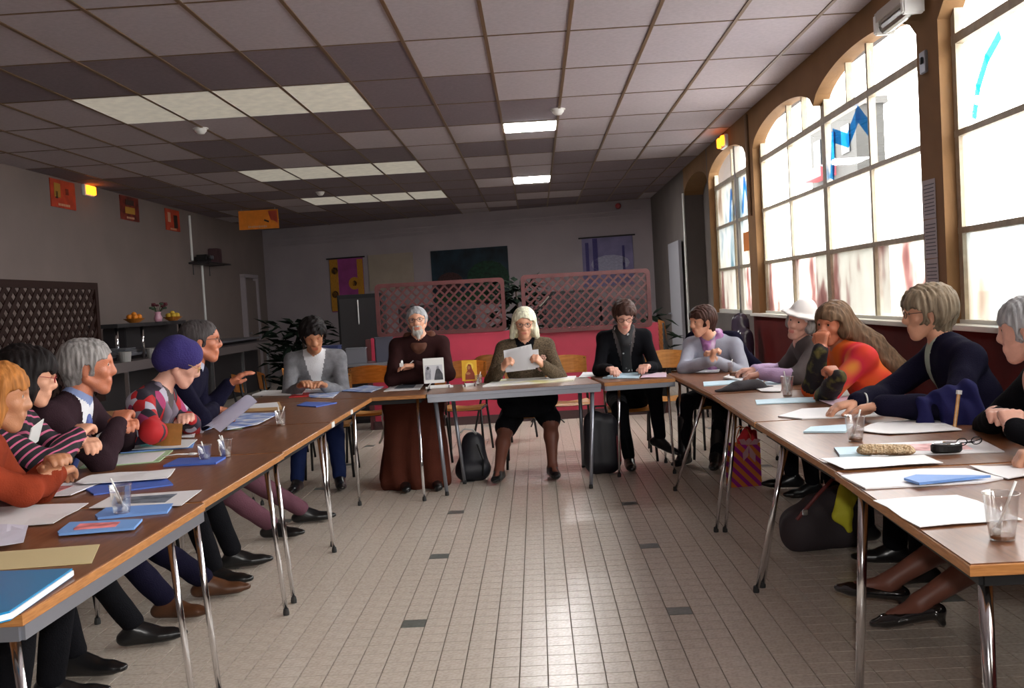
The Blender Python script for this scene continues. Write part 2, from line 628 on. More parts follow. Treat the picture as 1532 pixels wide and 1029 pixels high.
# sills and windows
M_clear = glass_mat('window_glass', (0.97, .98, .98), .06)
M_frost = glass_mat('whitewashed_glass', (.9, .9, .9), .05, frost=.35, stops=[(.30, (.55, .56, .53)), (.50, (.5, .49, .46)), (.60, (.30, .21, .20)), (.74, (.17, .10, .095))], scale=1.7)
M_frost2 = glass_mat('lightly_whitened_glass', (.93, .93, .93), .05, frost=.3)
M_bluep = glass_mat('blue_tinted_glass', (.9, .9, .9), .05, frost=.5, stops=[(.30, (.15, .24, .28)), (.45, (.5, .52, .52)), (.55, (.5, .48, .44)), (.70, (.28, .21, .17))], scale=1.4)
GX = XR + .10
tag(mesh_obj('trim_1', BX((XR + .03, 3.9, ZS + .012), (.16, 14.7, .03), None, .004), M_sill), kind='structure')
ROWS = [1.12, 1.67, 2.23, 2.77, 3.2]
wn = 0
for bi, (a, b) in enumerate(BAYS):
    wn += 1
    w = structure('window_%d' % wn, (GX, (a + b) / 2, 0))
    yc = (a + b) / 2

    def P(nm, y0, y1, z0, z1, m=M_frame, th=.05, dx=0.0):
        return mesh_obj(nm, BX((dx, (y0 + y1) / 2 - yc, (z0 + z1) / 2), (th, y1 - y0, z1 - z0)), m, w)
    P('window_frame', a, a + .055, ZS, 3.2)
    P('window_frame', b - .055, b, ZS, 3.2)
    P('window_frame', a, b, ZS, ZS + .05, M_sill, .07)
    mid = (a + b) / 2
    P('glazing_bar', mid - .018, mid + .018, ZS, 3.2)
    for z in ROWS[1:4]:
        P('glazing_bar', a, b, z - (.028 if z > 2.7 else .018), z + (.028 if z > 2.7 else .018), M_frame, .055)
    # short bars inside the arch head
    if bi in (3, 4):
        yy = 7.95 if bi == 3 else 9.25
        P('glazing_bar', yy - .012, yy + .012, 2.77, 3.2)
    if bi == 5:     # opened casement and doubled mullion
        P('glazing_bar', mid - .30, mid - .2, ZS, 3.2, mat('grey_frame', (.30, .27, .24), .5), .07)
    for (ya, yb) in ((a, mid), (mid, b)):
        for r, (za, zb) in enumerate(zip(ROWS, ROWS[1:])):
            g = M_frost if r == 0 else (M_bluep if (bi == 5 and r in (1, 2)) else (M_frost2 if r == 1 else M_clear))
            if bi == 2 and r == 0:
                g = M_bluep
            P('pane', ya + .02, yb - .02, za, zb, g, .005)
# blue spray paint on the glass (letters outside on the panes)
M_spray = glass_mat('blue_spray_paint', (.12, .50, .85), .03)


def paint(pts, r, parent_name):
    w = bpy.data.objects[parent_name]
    bm = bmesh.new()
    P2 = [Vector((0, p[0] - w.location.y, p[1])) for p in pts]
    for i in range(len(P2) - 1):
        d = (P2[i + 1] - P2[i]).normalized()
        nrm = Vector((0, -d.z, d.y)) * r
        e = d * r * .5
        vs = [bm.verts.new(q) for q in (P2[i] - nrm - e, P2[i + 1] - nrm + e, P2[i + 1] + nrm + e, P2[i] + nrm - e)]
        f = bmesh.ops.extrude_face_region(bm, geom=[bm.faces.new(vs)])
        bmesh.ops.translate(bm, vec=(.003, 0, 0), verts=[v for v in f['geom'] if isinstance(v, bmesh.types.BMVert)])
    o = mesh_obj('spray_paint', bm, M_spray, w)
    o.location.x = .004
    o['label'] = 'blue spray-painted letter strokes'


paint([(8.50, 2.30), (8.42, 2.62), (8.05, 2.52), (7.78, 2.68), (7.50, 2.50)], .055, 'window_4')
paint([(12.9, 2.25), (12.75, 2.62), (12.45, 2.30)], .05, 'window_6')
paint([(12.1, 2.32), (11.95, 2.68), (11.7, 2.3)], .05, 'window_6')
paint([(5.45, 2.66), (5.6, 2.58), (5.72, 2.45), (5.78, 2.30)], .03, 'window_3')

# outside: pavement and a grey building across the street
tag(mesh_obj('ground', BX((42, 20, -.16), (78.8, 160, .1)), mat('pavement', (.42, .41, .40), .9, var=.1, vscale=.5)), kind='structure')
bl = thing('building', 'grey concrete building seen through the upper window panes', 'building', (14.6, 47, 0))
mesh_obj('wall', BX((0, 0, 4.5), (1.2, 7, 9.0)), mat('grey_concrete', (.026, .025, .023), .9, var=.2, vscale=.4), bl)
mesh_obj('cornice', BX((0, 0, 9.1), (1.5, 7.3, .3)), mat('grey_ledge', (.045, .043, .04), .8), bl)
mesh_obj('awning', BX((-.9, 1.0, 6.6), (.8, 3, .5)), mat('red_awning', (.25, .02, .03), .7), bl)
for q in range(3):
    f = mesh_obj('window', BX((-.62, -2.2 + 2.2 * q, 7.7), (.1, 1.1, 1.2)), mat('dark_glass', (.02, .022, .025), .2), bl)

# doors and wall details, left back
d1 = structure('door_1', (XL, 21.2, 0))
mesh_obj('door_leaf', BX((.03, 0, 1.08), (.05, .9, 2.16)), M_wall, d1)
for s in (-1, 1):
    mesh_obj('door_frame', BX((.05, s * .48, 1.12), (.1, .07, 2.24)), M_wallb, d1)
mesh_obj('door_frame', BX((.05, 0, 2.25), (.1, 1.03, .07)), M_wallb, d1)
mesh_obj('door_handle', TB([(.06, -.36, 1.05), (.11, -.36, 1.05), (.11, -.26, 1.05)], .012), M_steel, d1)
d2 = structure('door_2', (XR, 16.9, 0))
mesh_obj('door_leaf', BX((-.06, 0, 1.12), (.05, 1.25, 2.24)), mat('pale_grey_paint', (.33, .33, .36), .6), d2)
mesh_obj('door_handle', TB([(-.09, .5, 1.05), (-.14, .5, 1.05), (-.14, .4, 1.05)], .012), M_steel, d2)
mesh_obj('conduit', TB([(XL + .02, 17.8, 3.25), (XL + .02, 17.8, 2.45)], .022), M_white, wl)
mesh_obj('conduit', TB([(XL + .02, 18.3, 2.38), (XL + .02, 18.3, 1.2)], .022), M_white, wl)

# ================================================================= IMPLICIT SURFACE MODELLER (people, hair, bags, cloth)
def cone(a, b, ra, rb=None, m='skin', flat=None, q=1.0, g=0):
    return dict(a=np.array(a, float), b=np.array(b, float), ra=ra, rb=ra if rb is None else rb, m=m, flat=None if flat is None else np.array(flat, float), q=q, g=g)


def ball(a, r, m='skin', flat=None, q=1.0, g=0):
    return cone(a, np.array(a, float) + (0, 0, 1e-4), r, r, m, flat, q, g)


_DIRS = np.random.RandomState(3).normal(size=(5, 3))
_DIRS /= np.linalg.norm(_DIRS, axis=1)[:, None]


def wob(p, fr):
    o = np.zeros(p.shape[:-1])
    for i, d in enumerate(_DIRS):
        o += np.sin(p @ d * fr * (1 + .37 * i) + i * 1.7 + 2.0 * np.sin(p @ _DIRS[(i + 2) % 5] * fr * .45))
    return o / 5


def dist(pr, p):
    ab = pr['b'] - pr['a']
    w = p - pr['a']
    t = np.clip((w @ ab) / max(ab @ ab, 1e-12), 0, 1)
    w = w - t[..., None] * ab
    r = pr['ra'] + (pr['rb'] - pr['ra']) * t
    if pr['flat'] is not None:
        fl = pr['flat']
        w = w + (w @ fl)[..., None] * (1 / pr['q'] - 1) * fl
        return (np.linalg.norm(w, axis=-1) - r) * (.4 + .6 * pr['q'])
    return np.linalg.norm(w, axis=-1) - r


CLOTHY = {}


def field(prims, lo, hi, h, ks=(.012, .004, .007), carve=None, post=None):
    n = np.maximum(2, np.ceil((np.array(hi) - lo) / h).astype(int) + 1)
    ax = [lo[i] + h * np.arange(n[i]) for i in range(3)]
    fs = []
    for g in sorted({p['g'] for p in prims}):
        k = ks[g]
        E = np.zeros(n, dtype=np.float32)
        for pr in prims:
            if pr['g'] != g:
                continue
            rr = max(pr['ra'], pr['rb']) + 7 * k + .01
            mn = np.minimum(pr['a'], pr['b']) - rr
            mx = np.maximum(pr['a'], pr['b']) + rr
            s = [slice(max(0, int((mn[i] - lo[i]) / h)), min(n[i], int((mx[i] - lo[i]) / h) + 2)) for i in range(3)]
            if any(q.start >= q.stop for q in s):
                continue
            X = np.stack(np.meshgrid(ax[0][s[0]], ax[1][s[1]], ax[2][s[2]], indexing='ij'), -1)
            d = dist(pr, X)
            am = CLOTHY.get(pr['m'], 0)
            if am:
                d = d + am * wob(X, 34)
            E[s[0], s[1], s[2]] += np.exp(-np.clip(d / k, -60, 60))
        fs.append(-k * np.log(E + 1e-30))
    F = fs[0]
    for G in fs[1:]:
        kk = .006
        hh = np.maximum(kk - np.abs(F - G), 0) / kk
        F = np.minimum(F, G) - hh * hh * kk * .25
    if carve or post:
        X = np.stack(np.meshgrid(*ax, indexing='ij'), -1)
        if carve:
            for pr in carve:
                F = np.maximum(F, -dist(pr, X))
        if post:
            F = post(F, X)
    return F, n


def surface_nets(F, lo, h):
    S = F < 0
    n = F.shape
    c = np.zeros(tuple(x - 1 for x in n), dtype=np.int8)
    offs = [(i, j, k) for i in (0, 1) for j in (0, 1) for k in (0, 1)]
    for (i, j, k) in offs:
        c += S[i:n[0] - 1 + i, j:n[1] - 1 + j, k:n[2] - 1 + k]
    act = (c > 0) & (c < 8)
    idx = np.argwhere(act)
    if len(idx) == 0:
        return np.zeros((0, 3)), np.zeros((0, 4), int)
    vid = -np.ones(c.shape, dtype=np.int64)
    vid[tuple(idx.T)] = np.arange(len(idx))
    val = np.stack([F[idx[:, 0] + o[0], idx[:, 1] + o[1], idx[:, 2] + o[2]] for o in offs], 1)
    O = np.array(offs, float)
    pos = np.zeros((len(idx), 3))
    cnt = np.zeros(len(idx))
    for a in range(8):
        for b in range(a + 1, 8):
            if np.abs(O[a] - O[b]).sum() != 1:
                continue
            m = (val[:, a] < 0) != (val[:, b] < 0)
            den = val[:, a] - val[:, b]
            t = np.where(m, val[:, a] / np.where(den == 0, 1, den), 0)
            pos += np.where(m[:, None], O[a] + t[:, None] * (O[b] - O[a]), 0)
            cnt += m
    V = lo + h * (idx + pos / cnt[:, None])
    Q = []
    for ax in range(3):
        sl0 = [slice(None)] * 3
        sl1 = [slice(None)] * 3
        sl0[ax] = slice(0, n[ax] - 1)
        sl1[ax] = slice(1, n[ax])
        A, B = S[tuple(sl0)], S[tuple(sl1)]
        e = np.argwhere(A != B)
        o1, o2 = [(1, 2), (2, 0), (0, 1)][ax]
        ok = (e[:, o1] > 0) & (e[:, o2] > 0) & (e[:, o1] < n[o1] - 1) & (e[:, o2] < n[o2] - 1)
        e = e[ok]
        if len(e) == 0:
            continue
        ins = A[tuple(e.T)]
        q = []
        for (d1, d2) in ((-1, -1), (0, -1), (0, 0), (-1, 0)):
            f = e.copy()
            f[:, o1] += d1
            f[:, o2] += d2
            q.append(vid[tuple(f.T)])
        q = np.stack(q, 1)
        q[~ins] = q[~ins][:, ::-1]
        Q.append(q)
    return V, np.concatenate(Q)


def build_implicit(name, prims, h, mats, parent=None, fine=(), origin=(0, 0, 0), rule=None, carve=None, post=None, ks=(.012, .004, .007), fh=.0045, hair=False, extra=None):
    """mesh prims; fine = list of (lo, hi) boxes meshed at fh. mats: dict material name -> bpy material"""
    lo = np.min([np.minimum(p['a'], p['b']) - max(p['ra'], p['rb']) - .03 for p in prims], 0)
    hi = np.max([np.maximum(p['a'], p['b']) + max(p['ra'], p['rb']) + .03 for p in prims], 0)
    VS, QS, nv = [], [], 0
    jobs = [(lo, hi, h, True)] + [(np.array(a, float), np.array(b, float), fh, False) for a, b in fine]
    for (l, u, hh, coarse) in jobs:
        F, n = field(prims, l, u, hh, ks, carve, post)
        V, Q = surface_nets(F, l, hh)
        if len(Q) == 0:
            continue
        if coarse and len(fine):
            fc = V[Q].mean(1)
            keep = np.ones(len(Q), bool)
            for a, b in fine:
                keep &= ~np.all((fc > np.array(a) + hh * .8) & (fc < np.array(b) - hh * .8), axis=1)
            Q = Q[keep]
        VS.append(V)
        QS.append(Q + nv)
        nv += len(V)
    V, Q = np.concatenate(VS), np.concatenate(QS)
    fc = V[Q].mean(1)
    names = list(mats.keys())
    best = np.full(len(fc), 1e9)
    mi = np.zeros(len(fc), int)
    if len(names) > 1:
        for pr in prims:
            d = dist(pr, fc)
            b = d < best
            best[b] = d[b]
            mi[b] = names.index(pr['m'])
    if rule:
        mi = rule(fc, mi, names)
    me = bpy.data.meshes.new(name)
    me.vertices.add(len(V))
    me.vertices.foreach_set('co', (V - np.array(origin)).astype(np.float32).ravel())
    me.loops.add(len(Q) * 4)
    me.loops.foreach_set('vertex_index', Q.astype(np.int32).ravel())
    me.polygons.add(len(Q))
    me.polygons.foreach_set('loop_start', np.arange(len(Q), dtype=np.int32) * 4)
    for k in names:
        me.materials.append(mats[k])
    me.polygons.foreach_set('material_index', mi.astype(np.int32))
    me.update(calc_edges=True)
    me.validate()
    # drop loose vertices
    bm = bmesh.new()
    bm.from_mesh(me)
    bmesh.ops.delete(bm, geom=[v for v in bm.verts if not v.link_faces], context='VERTS')
    bm.to_mesh(me)
    bm.free()
    me.shade_smooth()
    o = bpy.data.objects.new(name, me)
    COL.objects.link(o)
    if parent:
        o.parent = parent
    return o


# ================================================================= PEOPLE
def U(v):
    v = np.array(v, float)
    return v / np.linalg.norm(v)


def ik(a, b, l1, l2, pole):
    a, b = np.array(a, float), np.array(b, float)
    d = b - a
    L = np.linalg.norm(d)
    if L > (l1 + l2) * .985:
        l1, l2 = l1 * L / (l1 + l2) * 1.02, l2 * L / (l1 + l2) * 1.02
    n = d / L
    x = (l1 * l1 - l2 * l2 + L * L) / (2 * L)
    hgt = math.sqrt(max(0, l1 * l1 - x * x))
    p = np.array(pole, float)
    p = p - n * (p @ n)
    return a + n * x + U(p) * hgt


def hand(prims, wrist, fdir, ndir, side, s=1.0, curl=.35, m='skin', spread=1.0):
    """palm, four fingers, thumb. ndir = direction the palm faces, side=+1: thumb towards fdir x ndir"""
    f = U(fdir)
    n_ = U(np.array(ndir) - f * (np.array(ndir) @ f))
    t = np.cross(f, n_) * side
    w = np.array(wrist, float)
    for k in (-1.0, -.33, .33, 1.0):
        prims.append(cone(w + t * k * .016 * s + f * .005, w + f * .078 * s + t * k * .028 * s, .015 * s, .0125 * s, m, g=1))
    prims.append(cone(w + f * .02 * s, w + f * .055 * s, .024 * s, .026 * s, m, flat=n_, q=.55, g=1))
    ln = (.068, .076, .070, .054)
    for i, k in enumerate((1.0, .33, -.33, -1.0)):
        base = w + f * (.080 - .005 * abs(k)) * s + t * k * .028 * s
        L = ln[i] * s
        d1 = U(f + n_ * math.tan(curl) + t * k * .06 * spread)
        mid = base + d1 * L * .48
        d2 = U(f * math.cos(curl * 2.2) + n_ * math.sin(curl * 2.2))
        m2 = mid + d2 * L * .30
        d3 = U(f * math.cos(curl * 3.2) + n_ * math.sin(curl * 3.2))
        prims.append(cone(base, mid, .0095 * s, .0088 * s, m, g=1))
        prims.append(cone(mid, m2, .0088 * s, .008 * s, m, g=1))
        prims.append(cone(m2, m2 + d3 * L * .24, .008 * s, .007 * s, m, g=1))
    b = w + f * .022 * s + t * .026 * s + n_ * .008 * s
    d1 = U(f * .75 + t * .6 + n_ * .35)
    mid = b + d1 * .042 * s
    tip = mid + U(f * .95 + t * .15 + n_ * .3) * .032 * s
    prims.append(cone(b, mid, .014 * s, .011 * s, m, g=1))
    prims.append(cone(mid, tip, .0105 * s, .0085 * s, m, g=1))


for _k in ('top', 'under', 'pants', 'skirt', 'robe', 'sleeve', 'jacket', 'shirt'):
    CLOTHY[_k] = .0045

_ = 0
M_eyew = mat('eye_white', (.46, .41, .37), .25)
M_iris = mat('iris_dark', (.03, .02, .015), .1)
M_lens = glass_mat('spectacle_lens', (.95, .95, .95), .22, .05)
M_wire = mat('spectacle_wire', (.05, .04, .04), .3, .6)
SKINS = {}


def skin(name, c):
    if name not in SKINS:
        SKINS[name] = mat('skin_' + name, c, .45, var=.12, vscale=14, bump=.15, bscale=220)
        SKINS[name + '_lip'] = mat('lips_' + name, (c[0] * .85, c[1] * .55, c[2] * .58), .4)
    return SKINS[name], SKINS[name + '_lip']


def person(label, pelvis, face, head, hface=None, pitch=0.0, roll=0.0, hs=.95, hands=None, feet=None, bs=1.0, skincol=('fair', (.62, .33, .22)),
           top=None, under=None, pants=None, shoe=None, hairf=None, fingers=.35, glasses=None, palm=None, sleeve=True, skirt=None, vneck=None,
           legs='pants', headgear=None, elbows=None, knee_out=0.0, footdir=None, fine_hands=True, sleeve_mat=None, shin_mat=None, robe=False, beard=None,
           elbow_mat=None, nose=1.0, hair_mat=None, open_front=0.0, h=.0088, belly=1.0, neck_len=1.0, hand_dir=None, thigh_end=None, collar=None, bare=0.0):
    rng = random.Random(label)
    face = U((face[0], face[1], 0))
    lat = np.array([-face[1], face[0], 0])       # person's left
    hf = U(hface if hface is not None else face)
    hf = U((hf[0], hf[1], 0))
    hl = np.array([-hf[1], hf[0], 0])
    up = np.array([0, 0, 1.0])
    # pitch (down positive), roll (towards person's left positive)
    cp, sp = math.cos(pitch), math.sin(pitch)
    f3 = U(hf * cp - up * sp)
    u3 = U(up * cp + hf * sp)
    cr, sr = math.cos(roll), math.sin(roll)
    u4 = U(u3 * cr + hl * sr)
    l4 = np.cross(u4, f3)
    H = np.array(head, float)
    P = np.array([pelvis[0], pelvis[1], .54])
    N = H - u4 * .112 * hs / .95 * neck_len - hf * .052 - up * .012 * neck_len
    td = U(N - P)
    root = thing('person', label, 'person', (pelvis[0], pelvis[1], 0))
    org = np.array([pelvis[0], pelvis[1], 0])
    pr = []
    tf = U(face - td * (face @ td))              # torso forward
    sh_w = .165 * bs
    # ---- torso
    C1 = P + td * .10
    C2 = P + (N - P) * .52
    C3 = P + (N - P) * .78
    pr.append(cone(P - lat * .06, P + lat * .06, .125 * bs, .125 * bs, 'top', tf, .9))
    pr.append(cone(C1 - lat * .045, C1 + lat * .045, .115 * bs * belly, None, 'top', tf, .88))
    pr.append(cone(C2 - lat * .05, C2 + lat * .05, .112 * bs * (belly + 1) / 2, None, 'top', tf, .85))
    pr.append(cone(C3 - lat * .07 * bs, C3 + lat * .07 * bs, .105 * bs, None, 'top', tf, .82))
    pr.append(cone(P, C3, .12 * bs * (belly + 1) / 2, .115 * bs, 'top', tf, .8))
    S = {}
    for s, k in (('L', 1), ('R', -1)):
        S[s] = N + lat * k * sh_w - td * .075 * bs - tf * .01
        pr.append(cone(N - td * .045 + lat * k * .03, S[s], .062 * bs, .060 * bs, 'top'))
    # neck
    nb = H - u4 * .075 * hs - f3 * .022
    pr.append(cone(N - td * .02, nb, .053, .050, 'skin'))
    if under or vneck:
        pass
    if collar:
        pr.append(cone(N - td * .040 - tf * .004, N + U(nb - N) * .012, .065, .057, 'collar', tf, .95))
    # ---- arms
    armp = []
    boxes = []
    hands = hands or {}
    for s, k in (('L', 1), ('R', -1)):
        hp = hands.get(s)
        if hp is None:
            hp = P + face * .30 + lat * k * .10 + up * .13
        hp = np.array(hp, float)
        pole = (elbows or {}).get(s)
        if pole is None:
            pole = lat * k * .55 - up * 1.0 - face * .15
        E = ik(S[s], hp, .285 * bs, .255 * bs, pole)
        sm = (sleeve_mat or {}).get(s, 'top') if isinstance(sleeve_mat, dict) else (sleeve_mat or 'top')
        pr.append(cone(S[s], E, .058 * bs, .047 * bs, 'top'))
        wd = U(hp - E)
        armp.append(cone(E, hp, .047 * bs, .037 * bs))
        armp.append(cone(E, E + (S[s] - E) * .6, .047 * bs, .05 * bs))
        pr.append(cone(E, E + (hp - E) * .55, .047 * bs, .041 * bs, elbow_mat or sm))
        pr.append(cone(E + (hp - E) * .5, hp - wd * .012, .0425 * bs, .037 * bs, sm))
        pr.append(cone(E, hp, .033, .026, 'skin'))
        fd = (hand_dir or {}).get(s)
        if fd is None:
            fd = U(wd + (hf * 0))
        pn = (palm or {}).get(s, (0, 0, -1))
        hand(pr, hp, fd, pn, -k, hs / .95 * 1.0, fingers if not isinstance(fingers, dict) else fingers[s])
        c = hp + U(fd) * .075
        if fine_hands:
            boxes.append((c - .115, c + .115))
    # ---- legs
    feet = feet or {}
    shoes = []
    for s, k in (('L', 1), ('R', -1)):
        ft = feet.get(s)
        if ft is None:
            ft = (P[0] + face[0] * .42 + lat[0] * k * .1, P[1] + face[1] * .42 + lat[1] * k * .1, .09)
        ft = np.array(ft, float)
        if len(ft) == 2:
            ft = np.append(ft, .09)
        hip = P + lat * k * .09 * bs - up * .02
        K = ik(hip, ft, .43, .42, up * 1.0 + face * .9 + lat * k * (.15 + knee_out))
        lm = 'pants'
        pr.append(cone(hip, K, .088 * bs, .064 * bs, lm if not robe else 'top'))
        te = shin_mat or lm
        if te == 'skin' or te == 'stocking':
            pr.append(cone(hip, hip + (K - hip) * .92, .098 * bs, .082 * bs, 'pants'))
            pr.append(cone(K, K + (ft - K) * .35, .056, .056, te))
            pr.append(cone(K + (ft - K) * .35, ft, .054, .036, te))
        else:
            pr.append(cone(K, ft + U(K - ft) * .03, .062 * bs, .048 * bs, te if not robe else 'top'))
        if thigh_end:
            pr.append(cone(K, K + (ft - K) * thigh_end, .066 * bs, .06 * bs, 'pants'))
        fdv = (footdir or {}).get(s)
        fdv = U(fdv) if fdv is not None else U(face + lat * k * .15 - up * .0)
        if te == 'stocking':
            pr.append(cone(ft - up * .012, ft - np.cross(np.cross(fdv, up), fdv) * .030 + fdv * .12, .034, .022, te))
        shoes.append((ft, fdv, K))
    if skirt:
        K2 = [P + face * .36 + lat * k * .12 + up * 0 for k in (-1, 1)]
        pr.append(cone(P + face * .05, P + face * .34 - up * .02, .15, .12, 'pants', up, .8))
    if robe:
        for k in (-1, -.33, .33, 1):
            a = P + face * .33 + lat * k * .12
            b = P + face * .50 + lat * k * .17
            b[2] = .10
            pr.append(cone(a, b, .085, .075, 'top'))
            pr.append(cone(P + lat * k * .1, a, .12, .09, 'top'))
    # ---- head
    def hp_(x, y, z):
        return H + (l4 * x + f3 * y + u4 * z) * hs
    hd = []
    def hc(a, b, ra, rb=None, m='skin', fl=None, q=1.0):
        hd.append(cone(hp_(*a), hp_(*b), ra * hs, None if rb is None else rb * hs, m, fl, q, g=2))
    hc((0, -.022, .03), (0, .022, .032), .083, .079, fl=l4, q=.92)
    hc((0, .02, -.005), (0, .035, -.055), .064, .050, fl=l4, q=.95)
    hc((-.012, .062, -.098), (.012, .062, -.098), .019)
    for k in (-1, 1):
        hc((k * .052, -.005, -.045), (k * .018, .055, -.093), .018, .017)       # jaw
        hc((k * .037, .062, -.018), (k * .03, .067, -.028), .022, .02)           # cheek
        hc((k * .014, .088, .036), (k * .046, .074, .034), .010, .008)           # brow
        hc((k * .0775, -.008, .010), (k * .074, -.004, -.022), .017, .012, fl=l4, q=.40)  # ear
        hc((k * .011, .097, -.025), (k * .010, .092, -.027), .0070, .0065)        # nostril wings
    hc((0, .094, .020), (0, .104 + .004 * nose, -.020), .0080, .0110)
    hc((0, .099, -.024), (0, .102, -.022), .0105)
    hc((-.019, .086, -.056), (.019, .086, -.056), .0075, m='lip')
    hc((-.014, .085, -.066), (.014, .085, -.066), .0085, m='lip')
    hc((0, .076, -.075), (0, .070, -.095), .018, .020)
    pr += hd
    carve = [ball(hp_(k * .031, .103, .012), .0155 * hs) for k in (-1, 1)]
    boxes.append((H - .14, H + .13))
    sk, lp = skin(*skincol)
    mats = {'skin': sk, 'lip': lp, 'top': top, 'pants': pants or top}
    if under:
        mats['under'] = under
    for k_, v_ in (('stocking', shin_mat and MATS.get('stocking')), ('sleeve', MATS.get('sleeve')), ('boot', MATS.get('boot')), ('knit', MATS.get('cloth_black_olive_knit') if sleeve_mat == 'knit' else None)):
        if v_:
            mats[k_] = v_
    if collar:
        mats['collar'] = collar

    def rule(fc, mi, names):
        d = fc - N
        a = d @ tf
        l = d @ lat
        z = d @ td
        isT = mi == names.index('top')
        dh = fc - H
        hx, hy, hz = dh @ l4 / hs, dh @ f3 / hs, dh @ u4 / hs
        isl = (np.abs(hx) < .021 - np.abs(hz + .061) * .6) & (hz > -.073) & (hz < -.051) & (hy > .075)
        onface = (mi == names.index('skin')) | (mi == names.index('lip'))
        mi = np.where(onface & (np.linalg.norm(dh, axis=1) < .16), np.where(isl, names.index('lip'), names.index('skin')), mi)
        inarm = np.min([dist(q_, fc) for q_ in armp], 0) if armp else np.full(len(fc), 1.0)
        if vneck:           # open V showing the garment below
            w, dep = vneck
            inV = isT & (a > -.01) & (a < .150 * bs) & (inarm > .022) & (z < .03) & (z > -dep) & (np.abs(l) < w * (1 + z / dep) + .004)
            mi = np.where(inV, names.index('under' if under else 'skin'), mi)
        if bare:
            mi = np.where(isT & (z > -bare) & (np.abs(l) < .13), names.index('skin'), mi)
        if open_front and under:
            inF = isT & (a > .0) & (inarm > .022) & (np.abs(l) < open_front * (1 - z * .6)) & (z < .02)
            mi = np.where(inF, names.index('under'), mi)
        if legs == 'pants' and pants:
            hipz = (fc - P) @ td
            mi = np.where((mi == names.index('top')) & (hipz < .02) & (fc[:, 2] < .60) & (not robe), names.index('pants'), mi)
        return mi
    body = build_implicit('body', pr, h, mats, root, boxes, org, rule, carve)
    # ---- eyes
    bm = bmesh.new()
    for k in (-1, 1):
        c = Vector(hp_(k * .031, .0815, .012) - org)
        v = bmesh.ops.create_icosphere(bm, subdivisions=2, radius=.0112 * hs, matrix=Matrix.Translation(c))['verts']
        for fa in bm.faces:
            if (fa.calc_center_median() - c).length < .02 * hs and (fa.calc_center_median() - c).normalized().dot(Vector(f3)) > .74:
                fa.material_index = 1
    eo = mesh_obj('eyes', bm, [lp if pitch > .3 else M_eyew, M_iris if pitch <= .3 else lp], root, smooth=True)
    eo['kind'] = 'stuff'
    # lids & brows
    if hair_mat:
        bm = bmesh.new()
        for k in (-1, 1):
            tube(bm, [Vector(hp_(k * .014, .0965, .036) - org), Vector(hp_(k * .032, .0925, .041) - org), Vector(hp_(k * .048, .078, .036) - org)], [.003, .0035, .002], 6)
        mesh_obj('eyebrows', bm, hair_mat, root, smooth=True)
    # ---- shoes
    if shoe and not robe:
        for (ft, fd, K) in shoes:
            sh = []
            u_ = U(up - fd * (up @ fd))
            s_ = np.cross(fd, u_)
            base = ft - u_ * .045
            sh.append(cone(base - fd * .045, base + fd * .14, .042 if shoe[1] != 'pump' else .038, .034, 'a', u_, .8))
            sh.append(cone(base + fd * .10, base + fd * .185, .040, .026, 'a', u_, .62))
            if shoe[1] == 'boot':
                sh.append(cone(ft, ft + (K - ft) * .72, .050, .062, 'a'))
                sh.append(cone(ft, ft + fd * .05 - u_ * .02, .05, .04, 'a'))
            elif shoe[1] == 'pump':
                sh.append(cone(base - fd * .05 - u_ * .01, base - fd * .055 - u_ * .05, .02, .012, 'a'))
            else:
                sh.append(cone(ft - fd * .012 - u_ * .01, ft + fd * .06 - u_ * .03, .045, .035, 'a'))
            cv = []
            if shoe[1] == 'pump':
                cv = [cone(ft - fd * .02 + u_ * .0, ft + fd * .085 + u_ * .0, .037, .033, 'a')]
            build_implicit('shoe', sh, .006 if shoe[1] == 'pump' else .008, {'a': shoe[0]}, root, (), org, None, cv, ks=(.008, .008, .008))
    # ---- hair
    if hairf:
        hprims, hcarve, hm, hh, amp, fr = hairf(hp_, hs, H, l4, f3, u4)

        def post(F, X):
            dX = X - H
            loc = np.stack([dX @ l4, dX @ f3, dX @ u4], -1)
            st = np.stack([loc[..., 0] * 2.2, loc[..., 1] * 2.2, loc[..., 2] * .6], -1)
            return F + amp * wob(st, fr)
        hm_ = hm
        build_implicit('hair', hprims, hh, {'a': hm_}, root, (), org, None, hcarve, post, ks=(.01, .01, .01))
    # ---- beard
    if beard:
        bp = [cone(hp_(-.02, .072, -.098), hp_(.02, .072, -.098), .024 * hs, None, 'a'), cone(hp_(0, .08, -.10), hp_(0, .078, -.14), .026 * hs, .014 * hs, 'a'),
              cone(hp_(-.025, .086, -.05), hp_(0, .097, -.043), .007 * hs, .009 * hs, 'a'), cone(hp_(.025, .086, -.05), hp_(0, .097, -.043), .007 * hs, .009 * hs, 'a'),
              cone(hp_(-.03, .082, -.055), hp_(-.026, .074, -.09), .008 * hs, .012 * hs, 'a'), cone(hp_(.03, .082, -.055), hp_(.026, .074, -.09), .008 * hs, .012 * hs, 'a')]
        build_implicit('beard', bp, .004, {'a': beard}, root, (), org, None, None, lambda F, X: F + .0025 * wob(X, 160), ks=(.006, .006, .006))
